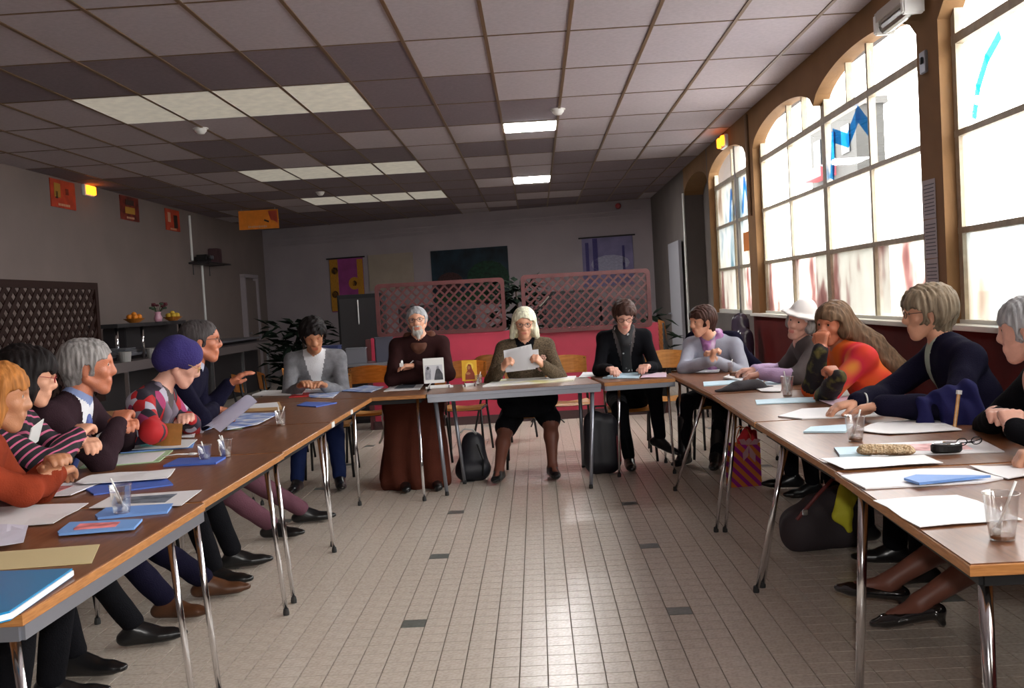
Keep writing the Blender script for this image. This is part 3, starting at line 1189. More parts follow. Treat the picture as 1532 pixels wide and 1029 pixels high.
    # ---- glasses
    if glasses:
        g = glasses if not isinstance(glasses, bool) else M_wire
        bm = bmesh.new()
        lens = bmesh.new()
        for k in (-1, 1):
            pts = []
            for q in range(17):
                a = 2 * PI * q / 16
                pts.append(Vector(hp_(k * .033 + .023 * math.cos(a), .109 - .006 * abs(math.cos(a)) ** 2 * (1 if math.cos(a) * k > 0 else 0), .008 + .0175 * math.sin(a)) - org))
            tube(bm, pts, .0017, 5, cap=False)
            vs = [lens.verts.new(p) for p in pts[:-1]]
            lens.faces.new(vs)
            tube(bm, [Vector(hp_(k * .056, .105, .012) - org), Vector(hp_(k * .078, .06, .014) - org), Vector(hp_(k * .080, .0, .012) - org)], .0016, 5)
        tube(bm, [Vector(hp_(-.011, .110, .012) - org), Vector(hp_(0, .114, .014) - org), Vector(hp_(.011, .110, .012) - org)], .0016, 5)
        go = mesh_obj('glasses', bm, g, root)
        lo_ = mesh_obj('lens', lens, M_lens, None)
        lo_.parent = go
    if headgear:
        headgear(root, hp_, hs, org, H, l4, f3, u4)
    info = dict(root=root, N=N, td=td, tf=tf, lat=lat, P=P, H=H, hp=hp_, org=org, S=S)
    return info


# ---- hair styles: return (prims, carve, material, voxel, noise amplitude, frequency)
def face_cut(hp, hs, f3, u4, line=.058, low=-.3, fwd=.0, w=.058):
    """carve the face opening"""
    return [ball(hp(k * .076, .078, -.005), .044 * hs, 'a') for k in (-1, 1)] + [cone(hp(0, .075 + fwd, line - .075), hp(0, .16 + fwd, line - .085), .070 * hs, .085 * hs, 'a'),
            cone(hp(0, .075 + fwd, -.03), hp(0, .11 + fwd, -.2), .058 * hs, .07 * hs, 'a')]


def hair_cap(m, r=.0, line=.06, nape=-.05, amp=.003, fr=90, vol=1.0, fwd=0.0, top=0.0, side=0.0, vx=.005):
    def f(hp, hs, H, l4, f3, u4):
        P = [cone(hp(0, -.026, .034 + top), hp(0, .012, .036 + top), (.091 + r) * hs * vol, (.087 + r) * hs * vol, 'a', l4, .93),
             cone(hp(0, -.04, .0), hp(0, -.045, nape), .074 * hs * vol, .05 * hs * vol, 'a')]
        for k in (-1, 1):
            P.append(cone(hp(k * (.066 + side), -.01, .03), hp(k * (.068 + side), .004, -.005), .02 * hs * vol, .012 * hs * vol, 'a'))
        c = face_cut(hp, hs, f3, u4, line, fwd=fwd)
        for k in (-1, 1):
            c.append(cone(hp(k * .085, .004, -.004), hp(k * .085, .0, -.03), .02 * hs, .016 * hs, 'a'))
        c.append(cone(hp(0, .035, -.08), hp(0, .035, -.2), .07 * hs, .07 * hs, 'a'))
        return P, c, m, vx, amp, fr
    return f


def hair_full(m, length=-.12, vol=1.0, amp=.004, fr=70, line=.07, flip=0.0, back=.06, bangs=False, vx=.005, extra=None, open_w=0.0, ears=True):
    """bob / chin-length hair covering the ears"""
    def f(hp, hs, H, l4, f3, u4):
        P = [cone(hp(0, -.03, .04), hp(0, .014, .042), .096 * hs * vol, .089 * hs * vol, 'a', l4, .95)]
        for k in (-1, 1):
            P.append(cone(hp(k * .062, .01, .04), hp(k * (.078 + flip * .3), .004, length * .5), .034 * hs * vol, .028 * hs * vol, 'a'))
            P.append(cone(hp(k * (.076 + flip * .3), .002, length * .45), hp(k * (.080 + flip), .006, length), .030 * hs * vol, .022 * hs * vol, 'a'))
            P.append(cone(hp(k * .05, -.05, 0), hp(k * .055, -back, length), .045 * hs * vol, .035 * hs * vol, 'a'))
        P.append(cone(hp(0, -.05, 0), hp(0, -back, length), .06 * hs * vol, .045 * hs * vol, 'a'))
        c = face_cut(hp, hs, f3, u4, line)
        if bangs:
            P.append(cone(hp(-.05, .07, .05), hp(.04, .082, .045), .018 * hs, .02 * hs, 'a'))
            c = [cone(hp(0, .08, -.035), hp(0, .17, -.045), .062 * hs, .075 * hs, 'a'), cone(hp(0, .075, -.05), hp(0, .11, -.2), .055 * hs, .07 * hs, 'a')]
        if extra:
            P += extra(hp, hs)
        return P, c, m, vx, amp, fr
    return f

# ================================================================= TABLES
def leg_pair_obj(t, top, foot, m=M_chrome, r=.0125):
    o = mesh_obj('leg', TB([top, foot], [r, r * .8], 10), m, t, smooth=True)
    bm = bmesh.new()
    lathe(bm, [(.001, 0), (.014, 0), (.015, .012), (.012, .03), (.001, .03)], (foot[0], foot[1], foot[2] - .0), 10)
    mesh_obj('leg_cap', bm, M_rub, o)
    return o


def table(label, poly, legs, edge=M_edge, legm=M_chrome, metal_rail=False, legr=.0125, group='meeting tables set in a horseshoe', apron=True, damaged=False):
    """poly = 4 corners CCW in world; legs = [(top xy, foot xy)]"""
    cx = sum(p[0] for p in poly) / 4
    cy = sum(p[1] for p in poly) / 4
    t = thing('table', label, 'table', (cx, cy, 0), 0, group)
    L = [(p[0] - cx, p[1] - cy) for p in poly]

    def shrink(k):
        out = []
        for p in L:
            d = Vector((p[0], p[1]))
            out.append((p[0] - math.copysign(k, p[0]), p[1] - math.copysign(k, p[1])))
        return out
    bm = PZ(shrink(.004), .7475, .7515)
    mesh_obj('tabletop', bm, M_top, t)
    bm = PZ(L, .722, .7485)
    bmesh.ops.bevel(bm, geom=[e for e in bm.edges if abs(e.verts[0].co.z - e.verts[1].co.z) < 1e-4], offset=.002, segments=1, affect='EDGES')
    mesh_obj('wood_edge', bm, edge, t)
    if apron:
        bm = bmesh.new()
        S = shrink(.05 if not metal_rail else .012)
        for i in range(4):
            a, b = Vector((*S[i], .705)), Vector((*S[(i + 1) % 4], .705))
            d = b - a
            box(bm, (a + b) / 2, (d.length, .02, .035), math.atan2(d.y, d.x))
        mesh_obj('frame_rail', bm, M_steel if metal_rail else M_black, t)
    for (a, b) in legs:
        leg_pair_obj(t, (a[0] - cx, a[1] - cy, .715), (b[0] - cx, b[1] - cy, 0.004), legm, legr)
    return t


def rect(x0, x1, y0, y1, dx=0.0):
    return [(x0 + dx, y0), (x1 + dx, y0), (x1, y1), (x0, y1)]


# left column (inner edge x = -1.22, outer x = -2.15)
def lgs(xi, xo, y0, y1, sp=.03, ins=.06):
    s = 1 if xi > xo else -1
    return [((xi - s * .07, y0 + ins), (xi - s * .02, y0 + ins)), ((xo + s * .06, y0 + ins), (xo + s * .02, y0 + ins)),
            ((xi - s * .07, y1 - ins), (xi - s * .02, y1 - ins)), ((xo + s * .06, y1 - ins), (xo + s * .02, y1 - ins))]


table('nearest left table with chrome rail and blue binder on it', rect(-2.14, -1.21, 2.24, 3.51), lgs(-1.22, -2.14, 2.28, 3.42), metal_rail=True)
table('second left table from the camera before the striped sweater', rect(-2.15, -1.225, 3.53, 4.69), lgs(-1.22, -2.15, 3.56, 4.66))
table('third left table with plastic cups and kraft envelope', rect(-2.16, -1.235, 4.71, 5.87), lgs(-1.23, -2.16, 4.73, 5.83))
table('fourth left table, farthest of the left row', rect(-2.17, -1.25, 5.89, 7.38), [((-1.31, 5.96), (-1.29, 5.92)), ((-2.1, 5.96), (-2.1, 5.92)), ((-1.33, 7.06), (-1.34, 7.13)), ((-2.1, 7.3), (-2.1, 7.33))])
table('wood edged back table at left, in front of grey cardigan man', [(-2.25, 7.40), (-.855, 7.42), (-.855, 8.2), (-2.25, 8.2)],
      [((-2.18, 7.48), (-2.2, 7.45)), ((-.92, 7.44), (-.88, 7.18)), ((-2.18, 8.12), (-2.2, 8.15)), ((-.95, 8.12), (-.92, 8.15))])
a_ = math.radians(6.5)
ca, sa = math.cos(a_), math.sin(a_)


def rp(x, y):
    return (-.845 + x * ca - y * sa, 7.425 + x * sa + y * ca)


table('centre back folding table with grey metal edge and thick grey legs', [rp(0, 0), rp(1.31, 0), rp(1.31, .74), rp(0, .74)],
      [(rp(.06, .05), (-.73, 7.34)), (rp(1.25, .05), (.33, 7.33)), ((-.69, 7.80), (-.63, 7.78)), (rp(1.25, .68), rp(1.25, .70))], M_steel, M_steel, True, .017)
table('right back table with grey rail before the woman in black cardigan', [(.485, 7.60), (1.03, 7.68), (1.03, 8.34), (.42, 8.30)],
      [((.60, 7.70), (.57, 7.74)), ((.98, 7.76), (1.0, 7.76)), ((.52, 8.22), (.52, 8.25)), ((.98, 8.25), (1.0, 8.28))], M_edge, M_chrome, True, .011)
table('farthest right table with dark hat and open books on it', [(1.075, 6.32), (1.93, 6.36), (1.95, 8.2), (1.045, 8.2)],
      [((1.13, 6.9), (.91, 7.08)), ((1.85, 6.5), (1.87, 6.45)), ((1.12, 8.1), (1.1, 8.13)), ((1.87, 8.1), (1.88, 8.13))])
table('third right table where navy blazer woman rests her hands', [(1.03, 4.90), (1.91, 4.96), (1.93, 6.34), (1.07, 6.30)],
      [((1.10, 5.72), (1.02, 5.79)), ((1.07, 5.72), (.97, 5.80)), ((1.84, 5.02), (1.86, 4.98)), ((1.86, 6.25), (1.87, 6.28))])
table('second right table from the camera with the crochet case', [(1.01, 3.50), (1.89, 3.50), (1.91, 4.94), (1.03, 4.88)],
      [((1.09, 4.50), (.94, 4.60)), ((1.10, 4.60), (.985, 4.67)), ((1.82, 3.6), (1.83, 3.57)), ((1.84, 4.85), (1.85, 4.88))])
table('nearest right table with a blank white sheet', [(.945, 2.27), (1.86, 2.27), (1.89, 3.48), (1.00, 3.48)],
      [((1.02, 2.37), (1.02, 2.35)), ((1.78, 2.35), (1.8, 2.32)), ((1.045, 3.32), (1.015, 3.36)), ((1.82, 3.4), (1.83, 3.43))], legr=.017)

# white tape at the joints
tag(mesh_obj('tape', BX((-1.234, 5.88, .737), (.006, .07, .03)), M_white), 'white tape on the joint of the left table edges', 'tape')
tag(mesh_obj('tape', BX((-1.246, 6.55, .738), (.008, .05, .026)), M_white), 'small white tape on edge of the farthest left table', 'tape')


# ================================================================= PAPERS
def pm(n, c, **k):
    return mat('print_' + n, c, .55, **k)


PM = {'paper': pm('white', (.82, .81, .82)), 'lilac': pm('lilac', (.74, .72, .84)), 'cyan': mat('cyan_plastic', (.01, .20, .42), .3), 'manila': pm('manila', (.62, .50, .27)),
      'mag': pm('page', (.72, .70, .73)), 'mag2': pm('blue_cover', (.18, .36, .72)), 'mag3': pm('page2', (.8, .78, .8)), 'blue': pm('deep_blue', (.06, .13, .50)), 'blue2': pm('light_blue', (.16, .32, .70)),
      'blue3': pm('pale_blue', (.55, .74, .85)), 'green': pm('pale_green', (.40, .56, .33)), 'teal': pm('page3', (.70, .74, .74)), 'photo': pm('page4', (.76, .74, .75)),
      'bluep': ramp_mat('blue_print', [(.35, (.08, .16, .50)), (.5, (.35, .45, .72)), (.62, (.78, .78, .82))], scale=9, rough=.5), 'tan': pm('tan', (.52, .33, .16)), 'red': pm('red', (.52, .02, .02)),
      'yel': ramp_mat('yellowed_edge', [(.5, (.8, .79, .77)), (.66, (.72, .66, .25)), (.75, (.3, .5, .25))], scale=3, rough=.5), 'pink': pm('pink', (.80, .60, .72))}
INS = {'photo': (.04, .05, .07), 'mag': (.22, .04, .04), 'mag2': (.45, .10, .10), 'teal': (.10, .35, .35), 'mag3': (.55, .25, .25), 'green': (.78, .77, .74), 'tan': (.75, .72, .66), 'yel': None}
PAPERS = [
  ('binder', 'bright blue binder on the nearest left table corner', 'binder', 'cyan', 0.022, 0.752, [(-1.288, 2.105), (-1.211, 2.19), (-1.239, 2.555), (-1.561, 2.568)]),
  ('card_sheet', 'manila card sheet behind the bright blue binder', 'paper', 'manila', 0.002, 0.752, [(-1.594, 2.654), (-1.248, 2.686), (-1.325, 2.912), (-1.716, 2.864)]),
  ('paper_sheet', 'big white sheet at left edge behind the manila card', 'paper', 'paper', 0.0015, 0.752, [(-1.929, 3.228), (-1.622, 3.238), (-1.66, 3.584), (-2.159, 3.624)]),
  ('paper_sheet', 'small lilac-white sheet lying on the big sheet at the left edge', 'paper', 'lilac', 0.0015, 0.77, [(-1.714, 2.896), (-1.557, 2.921), (-1.681, 3.191), (-1.907, 3.232)]),
  ('magazine', 'open white magazine with dark red pictures in front of the orange-haired person', 'magazine', 'mag', 0.004, 0.761, [(-2.073, 3.745), (-1.811, 3.768), (-1.81, 4.039), (-2.134, 4.069), (-2.159, 3.806)]),
  ('folder', 'blue folder half under the crumpled white sheets near left seam', 'folder', 'blue', 0.006, 0.752, [(-1.723, 3.768), (-1.467, 3.905), (-1.543, 4.047), (-1.79, 4.041), (-1.815, 3.902)]),
  ('paper_sheet', 'creased white sheets in front of the striped sweater', 'paper', 'paper', 0.003, 0.77, [(-1.849, 3.96), (-1.526, 4.003), (-1.575, 4.23), (-1.921, 4.2), (-1.902, 4.005)]),
  ('photo_page', 'white page with dark photo across the first left table seam', 'paper', 'photo', 0.002, 0.761, [(-1.269, 3.44), (-1.295, 3.733), (-1.626, 3.703), (-1.612, 3.479)]),
  ('booklet', 'light blue booklet under the plastic cup by the near seam', 'booklet', 'blue2', 0.008, 0.752, [(-1.498, 3.292), (-1.28, 3.335), (-1.311, 3.477), (-1.544, 3.466), (-1.529, 3.341)]),
  ('booklet', 'blue edged booklet with red picture just before the cup by the near seam', 'booklet', 'mag2', 0.008, 0.761, [(-1.509, 3.042), (-1.288, 3.076), (-1.313, 3.207), (-1.555, 3.213), (-1.528, 3.073)]),
  ('folder', 'long pale green and white folder in front of the man in the brown suit', 'folder', 'green', 0.004, 0.752, [(-1.778, 4.58), (-1.851, 4.959), (-2.21, 4.907), (-2.117, 4.499)]),
  ('booklet', 'deep blue booklet alone near the left table inner edge', 'booklet', 'blue', 0.008, 0.752, [(-1.46, 4.415), (-1.47, 4.591), (-1.705, 4.629), (-1.698, 4.417)]),
  ('folder', 'light blue folder under an open white brochure left', 'folder', 'blue2', 0.006, 0.752, [(-1.779, 5.035), (-1.869, 5.34), (-2.167, 5.247), (-2.113, 4.948)]),
  ('brochure', 'open white brochure with teal print on a light blue folder', 'brochure', 'teal', 0.003, 0.77, [(-2.076, 4.993), (-1.783, 4.98), (-1.834, 5.27), (-2.224, 5.42), (-2.206, 5.207)]),
  ('paper_sheet', 'white sheet behind the teal printed brochure', 'paper', 'paper', 0.002, 0.752, [(-1.921, 5.469), (-1.974, 5.658), (-2.176, 5.651), (-2.168, 5.482)]),
  ('paper_sheet', 'white sheet with dark blue edge beside the kraft envelope', 'paper', 'bluep', 0.003, 0.761, [(-1.96, 5.663), (-1.908, 5.95), (-2.035, 6.208), (-2.122, 5.881), (-2.118, 5.727)]),
  ('folder', 'light green folder between left cups and loose papers', 'folder', 'green', 0.003, 0.752, [(-1.749, 5.766), (-1.762, 6.268), (-1.885, 6.113), (-1.835, 5.741)]),
  ('magazine', 'blue and white magazine in front of the propped white brochure', 'magazine', 'bluep', 0.004, 0.77, [(-1.795, 5.667), (-1.678, 5.867), (-1.697, 6.487), (-1.975, 6.58), (-1.985, 6.28)]),
  ('book', 'thick book with tan edge in front of grey cardigan man', 'book', 'tan', 0.02, 0.752, [(-1.765, 6.786), (-1.893, 7.216), (-2.122, 7.146), (-2.054, 6.802)]),
  ('book', 'wide flat white book at left end of back table', 'book', 'paper', 0.012, 0.752, [(-1.895, 7.93), (-1.973, 8.337), (-2.357, 8.505), (-2.356, 8.137)]),
  ('folder', 'red folder beside the cardigan man hands', 'folder', 'red', 0.006, 0.752, [(-1.807, 7.775), (-1.907, 8.24), (-2.022, 8.186), (-1.958, 7.751)]),
  ('book', 'thick white open book under the cardigan man hands', 'book', 'paper', 0.02, 0.761, [(-1.691, 8.037), (-1.769, 8.471), (-1.938, 8.511), (-1.94, 8.126)]),
  ('magazine', 'blue magazine right of the red folder', 'magazine', 'bluep', 0.004, 0.752, [(-1.766, 7.665), (-1.568, 7.502), (-1.615, 8.029), (-1.787, 8.07), (-1.872, 7.946)]),
  ('booklet', 'blue booklet by itself on left far corner of tables', 'booklet', 'blue', 0.006, 0.752, [(-1.546, 6.851), (-1.446, 7.071), (-1.714, 7.26), (-1.723, 7.03)]),
  ('paper_sheet', 'blue printed papers between cardigan man and robed man', 'paper', 'bluep', 0.004, 0.752, [(-1.323, 7.799), (-1.289, 8.263), (-1.501, 8.528), (-1.616, 8.089)]),
  ('magazine', 'white magazine with blue picture before the robed man', 'magazine', 'photo', 0.004, 0.752, [(-0.949, 7.867), (-0.98, 8.534), (-1.249, 8.571), (-1.233, 7.861)]),
  ('paper_stack', 'long white paper stack before the white-haired woman', 'paper', 'yel', 0.012, 0.752, [(0.261, 7.873), (0.298, 8.268), (-0.351, 8.363), (-0.447, 7.766)]),
  ('paper_sheet', 'white sheet right of the paper stack of the white-haired woman', 'paper', 'paper', 0.003, 0.752, [(0.448, 8.207), (0.512, 8.617), (0.37, 8.644), (0.315, 8.158)]),
  ('paper_stack', 'blue tinted papers before the woman in black cardigan', 'paper', 'blue3', 0.008, 0.752, [(0.759, 7.781), (0.84, 8.299), (0.589, 8.489), (0.493, 7.968)]),
  ('paper_sheet', 'pink sheet beside the blue tinted papers', 'paper', 'pink', 0.002, 0.752, [(0.975, 7.774), (1.026, 8.166), (0.868, 8.362), (0.775, 7.78)]),
  ('paper_sheet', 'white sheet under the elbow of the woman in violet scarf', 'paper', 'paper', 0.003, 0.752, [(1.395, 7.876), (1.464, 8.201), (1.217, 8.396), (1.141, 8.141)]),
  ('open_book', 'open white book held near the brown one on right far table', 'book', 'paper', 0.012, 0.761, [(1.39, 7.047), (1.637, 7.445), (1.764, 8.013), (1.6, 7.987), (1.332, 7.336)]),
  ('folder', 'pale blue folder behind the dark hat', 'folder', 'blue3', 0.006, 0.752, [(1.109, 6.849), (1.537, 6.959), (1.579, 7.168), (1.156, 7.156)]),
  ('booklet', 'thin pale blue booklet right of the open white book', 'booklet', 'blue3', 0.005, 0.752, [(1.493, 6.723), (1.603, 6.705), (1.63, 6.967), (1.536, 6.915)]),
  ('paper_sheet', 'white sheets right of the dark hat', 'paper', 'paper', 0.004, 0.752, [(1.368, 6.267), (1.473, 6.205), (1.595, 6.669), (1.459, 6.651), (1.383, 6.545)]),
  ('booklet', 'narrow pale blue booklet in front of the far right cup', 'booklet', 'blue3', 0.006, 0.752, [(1.196, 5.608), (1.515, 5.586), (1.567, 5.789), (1.428, 5.826), (1.233, 5.814)]),
  ('paper_sheet', 'pinkish sheets under the hands of the navy blazer woman', 'paper', 'pink', 0.003, 0.752, [(1.54, 5.321), (1.892, 5.31), (1.881, 5.805), (1.547, 5.675)]),
  ('paper_stack', 'white papers with blue edge along the seam before navy blazer woman', 'paper', 'paper', 0.006, 0.752, [(1.256, 4.882), (1.681, 4.855), (1.832, 5.05), (1.509, 5.275), (1.362, 5.283), (1.176, 5.032)]),
  ('booklet', 'white and blue booklet beyond the middle right cup', 'booklet', 'blue3', 0.008, 0.752, [(1.309, 4.371), (1.409, 4.589), (1.214, 4.573), (1.145, 4.438)]),
  ('paper_sheet', 'large white sheet behind the sunglasses case', 'paper', 'paper', 0.003, 0.752, [(1.452, 4.244), (1.758, 4.25), (1.788, 4.642), (1.526, 4.604), (1.358, 4.39)]),
  ('booklet', 'blue and white booklet behind the beige crochet case', 'booklet', 'blue3', 0.01, 0.752, [(1.102, 3.766), (1.21, 3.762), (1.289, 3.924), (1.134, 3.943)]),
  ('paper_stack', 'white papers under the black sunglasses case', 'paper', 'mag3', 0.004, 0.752, [(1.283, 3.76), (1.436, 3.708), (1.677, 3.689), (1.722, 3.972), (1.564, 4.013), (1.303, 4.015)]),
  ('paper_sheet', 'red edged white sheet under the beige crochet case', 'paper', 'paper', 0.002, 0.761, [(1.029, 3.468), (1.379, 3.499), (1.371, 3.653), (1.012, 3.71)]),
  ('folder', 'white folder with loose sheets on nearest right table far end', 'folder', 'paper', 0.005, 0.752, [(0.998, 3.15), (1.356, 3.153), (1.447, 3.198), (1.414, 3.399), (1.276, 3.428), (0.991, 3.381)]),
  ('booklet', 'blue edged booklet on the white folder near right', 'booklet', 'blue2', 0.008, 0.77, [(1.157, 3.128), (1.403, 3.188), (1.197, 3.263), (1.142, 3.217)]),
  ('paper_sheet', 'white sheet at right frame edge on nearest right table', 'paper', 'paper', 0.003, 0.752, [(1.454, 3.183), (1.538, 3.218), (1.626, 3.399), (1.434, 3.418)]),
  ('paper_sheet', 'blank white sheet nearest on right table', 'paper', 'paper', 0.002, 0.752, [(0.964, 2.616), (1.244, 2.647), (1.215, 2.989), (0.96, 2.965)]),
]

for pi, (nm, lab, cat, mt, th, z, poly) in enumerate(PAPERS):
    cx = sum(p[0] for p in poly) / len(poly)
    cy = sum(p[1] for p in poly) / len(poly)
    L = [(p[0] - cx, p[1] - cy) for p in poly]
    z = .7525 + (z - .752) * .55
    t = thing(nm, lab, cat, (cx, cy, z), 0, 'papers and booklets on the tables')
    bm = PZ(L, 0, th)
    if th <= .004 and nm == 'paper_sheet':          # loose sheets: slight curl
        bmesh.ops.triangulate(bm, faces=[f for f in bm.faces if len(f.verts) > 4])
        bmesh.ops.subdivide_edges(bm, edges=bm.edges[:], cuts=2, use_grid_fill=True)
        for v in bm.verts:
            v.co.z += .004 * (1 + math.sin(v.co.x * 25 + pi) * math.cos(v.co.y * 18 + pi)) * min(1, math.hypot(v.co.x, v.co.y) / .12)
    mesh_obj('cover' if th > .0045 or nm in ('magazine', 'booklet', 'folder') else 'sheet', bm, PM[mt], t)
    if INS.get(mt):
        k = .55 if mt not in ('green', 'tan') else .86
        off = (.0, .0) if mt not in ('green',) else (0, -.02)
        mesh_obj('printed_picture' if mt not in ('green', 'tan') else 'inner_page', PZ([(p[0] * k + off[0], p[1] * k + off[1]) for p in L], th + .0002, th + .0012),
                 ramp_mat('picture_' + mt, [(.35, INS[mt]), (.6, tuple(min(1, c * 2.2 + .08) for c in INS[mt]))], scale=14) if mt not in ('green', 'tan') else PM['paper'], t)
    elif mt in ('blue', 'blue2', 'blue3') and th > .005:
        mesh_obj('pages', PZ([(p[0] * .97, p[1] * .97) for p in L], th * .15, th * .8), PM['paper'], t).location.z = -.0003
    if mt == 'cyan':
        mesh_obj('pages', PZ([(p[0] * .985 + .006, p[1] * .985) for p in L], .004, .017), PM['paper'], t)

# ================================================================= CUPS, small things on the tables
M_cup = glass_mat('clear_plastic', (.93, .93, .93), .26, .08)
M_spoon = mat('white_spoon_plastic', (.85, .85, .82), .35)


def cup(label, x, y, hgt=.09, r=.036, spoons=1, seed=0, z=.752):
    t = thing('plastic_cup', label, 'cup', (x, y, z), 0, 'plastic cups')
    bm = bmesh.new()
    lathe(bm, [(.001, .001), (r * .68, .001), (r * .70, .004), (r * .78, hgt * .35), (r * .82, hgt * .36), (r * .97, hgt * .97), (r * 1.05, hgt), (r * 1.02, hgt * 1.01), (r * .93, hgt * .97), (r * .78, hgt * .38), (r * .66, .005)], seg=22)
    mesh_obj('cup_wall', bm, M_cup, t, smooth=True)
    bm = bmesh.new()
    lathe(bm, [(.001, .004), (r * .64, .004), (r * .66, .012), (.001, .012)], seg=18)
    mesh_obj('coffee_dregs', bm, mat('coffee', (.16, .06, .02), .2), t)
    rr = random.Random(seed)
    for k in range(spoons):
        a = rr.uniform(0, 6.28)
        b = Vector((math.cos(a) * r * .3, math.sin(a) * r * .3, .02))
        e = Vector((-math.cos(a) * r * .8, -math.sin(a) * r * .8, hgt * 1.25))
        bm = bmesh.new()
        tube(bm, [b, b + (e - b) * .25, e], [.0065, .0028, .0034], 6)
        v = bmesh.ops.create_icosphere(bm, subdivisions=2, radius=.011, matrix=Matrix.Translation(b))['verts']
        mesh_obj('spoon', bm, M_spoon, t, smooth=True)
    return t


cup('clear plastic cup with white spoon on nearest left table', -1.44, 3.35, .105, .038, 1, 1)
cup('short clear plastic cup by white brochure, nearest in left cup cluster', -1.55, 4.54, .075, .034, 1, 4)
cup('clear plastic cup with two white spoons near the left table edge', -1.48, 4.62, .085, .034, 2, 8)
cup('clear plastic cup with two spoons farther along left tables', -1.53, 5.83, .09, .034, 2, 3)
cup('clear plastic cup beside the framed yellow icon on back table', -.49, 7.98, .085, .034, 1, 5)
cup('clear plastic cup on the right table before the black knit sleeve', 1.45, 5.94, .12, .039, 1, 6)
cup('clear plastic cup in the middle of the second right table', 1.28, 4.14, .105, .041, 1, 7)
cup('clear plastic cup nearest the camera on right table', 1.11, 2.47, .115, .043, 1, 9)
cup('white plastic cup beside clasped hands on far right table', 1.50, 7.95, .08, .034, 1, 10)

# loose spoon with bowl lying near left cups
bm = bmesh.new()
tube(bm, [(0, 0, .006), (.06, .02, .01), (.12, .03, .006)], [.003, .003, .004], 6)
v = bmesh.ops.create_icosphere(bm, subdivisions=2, radius=.02, matrix=Matrix.Translation((.13, .033, .006)) @ Matrix.Diagonal((1.2, .8, .35, 1)))
tag(mesh_obj('spoon', bm, M_spoon, None, (-1.78, 4.63, .765), smooth=True), 'white plastic spoon lying on the teal brochure', 'spoon')

# picture A: white framed photograph of people, on a white stand
M_gold = mat('icon_gold', (.85, .48, .04), .35, 0.1)


def easel_picture(name, label, x, y, w, hgt, frame_m, pic, rz=0, z0=.79, tilt=.12):
    t = thing(name, label, 'picture', (x, y, z0), rz, 'small pictures standing on the back table')
    R = Matrix.Rotation(-tilt, 4, 'X')
    bm = bmesh.new()
    box(bm, R @ Vector((0, 0, hgt / 2)), (w, .012, hgt), R, .002)
    mesh_obj('panel', bm, frame_m, t)
    for nm, shape, m, dz in pic:
        bm = bmesh.new()
        vs = [bm.verts.new(R @ Vector((p[0] * w, -.0065 - dz * .0012, p[1] * hgt))) for p in shape]
        f = bm.faces.new(vs)
        ex = bmesh.ops.extrude_face_region(bm, geom=[f])
        bmesh.ops.translate(bm, vec=(0, -.001, 0), verts=[v for v in ex['geom'] if isinstance(v, bmesh.types.BMVert)])
        mesh_obj(nm, bm, m, t)
    mesh_obj('strut', TB([R @ Vector((0, .008, hgt * .75)), (0, .09, .0)], .004, 6), M_black, t)
    return t


M_pgrey, M_pdk = mat('photo_grey', (.30, .30, .34), .5, var=.4, vscale=40), mat('photo_dark', (.05, .05, .06), .5, var=.4, vscale=40)


def blob(cx, cy, rx, ry, n=12, a0=0):
    return [(cx + rx * math.cos(a0 + 2 * PI * k / n), cy + ry * math.sin(a0 + 2 * PI * k / n)) for k in range(n)]


easel_picture('framed_photo', 'upright white framed black and white photograph of dark clothed people', -.84, 7.96, .165, .20, M_white,
              [('photo_print', [(-.42, .14), (.42, .14), (.42, .72), (-.42, .72)], mat('photo_light', (.6, .6, .64), .5), 0), ('figure', [(-.42, .14), (-.16, .14), (-.14, .55), (-.22, .66), (-.36, .62), (-.42, .4)], M_pgrey, 1),
               ('figure', [(.0, .12), (.44, .12), (.42, .35), (.28, .55), (.18, .62), (.10, .5), (.04, .3)], M_pdk, 1), ('figure', blob(-.28, .60, .06, .07), M_pdk, 2), ('figure', blob(.2, .62, .06, .06), M_pgrey, 2)], .1)
easel_picture('icon_painting', 'small gold painted icon of a haloed figure in brown robe', -.56, 7.99, .12, .165, M_gold,
              [('halo', blob(.02, .70, .26, .19, 16), mat('halo_gold', (.95, .66, .10), .3), 0), ('robe', [(-.28, .06), (.36, .06), (.34, .35), (.2, .55), (.12, .78), (-.04, .82), (-.16, .66), (-.12, .5), (-.26, .35)], mat('icon_robe', (.30, .05, .02), .5), 1),
               ('face', blob(-.02, .64, .09, .09), mat('icon_face', (.50, .22, .08), .5), 2), ('hands', blob(-.08, .36, .16, .06), mat('icon_face', (.5, .22, .08)), 2)], -.05)
# silver stands under the two pictures
for (x, y, lab, w) in ((-.80, 7.93, 'white and silver stand under the framed photograph', .22), (-.56, 7.95, 'little silver holder under the gold icon', .11)):
    t = thing('display_stand', lab, 'stand', (x, y, .752), .1)
    bm = bmesh.new()
    box(bm, (0, 0, .008), (w, .09, .014), None, .003)
    box(bm, (0, -.035, .02), (w * .8, .012, .014), None, .002)
    mesh_obj('base', bm, M_white if w > .2 else M_chrome, t)
    for s in (-1, 1):
        mesh_obj('foot', TB([(s * w * .35, -.06, .0), (s * w * .35, -.03, .025), (s * w * .3, .03, .036)], .006, 8), M_chrome, t)

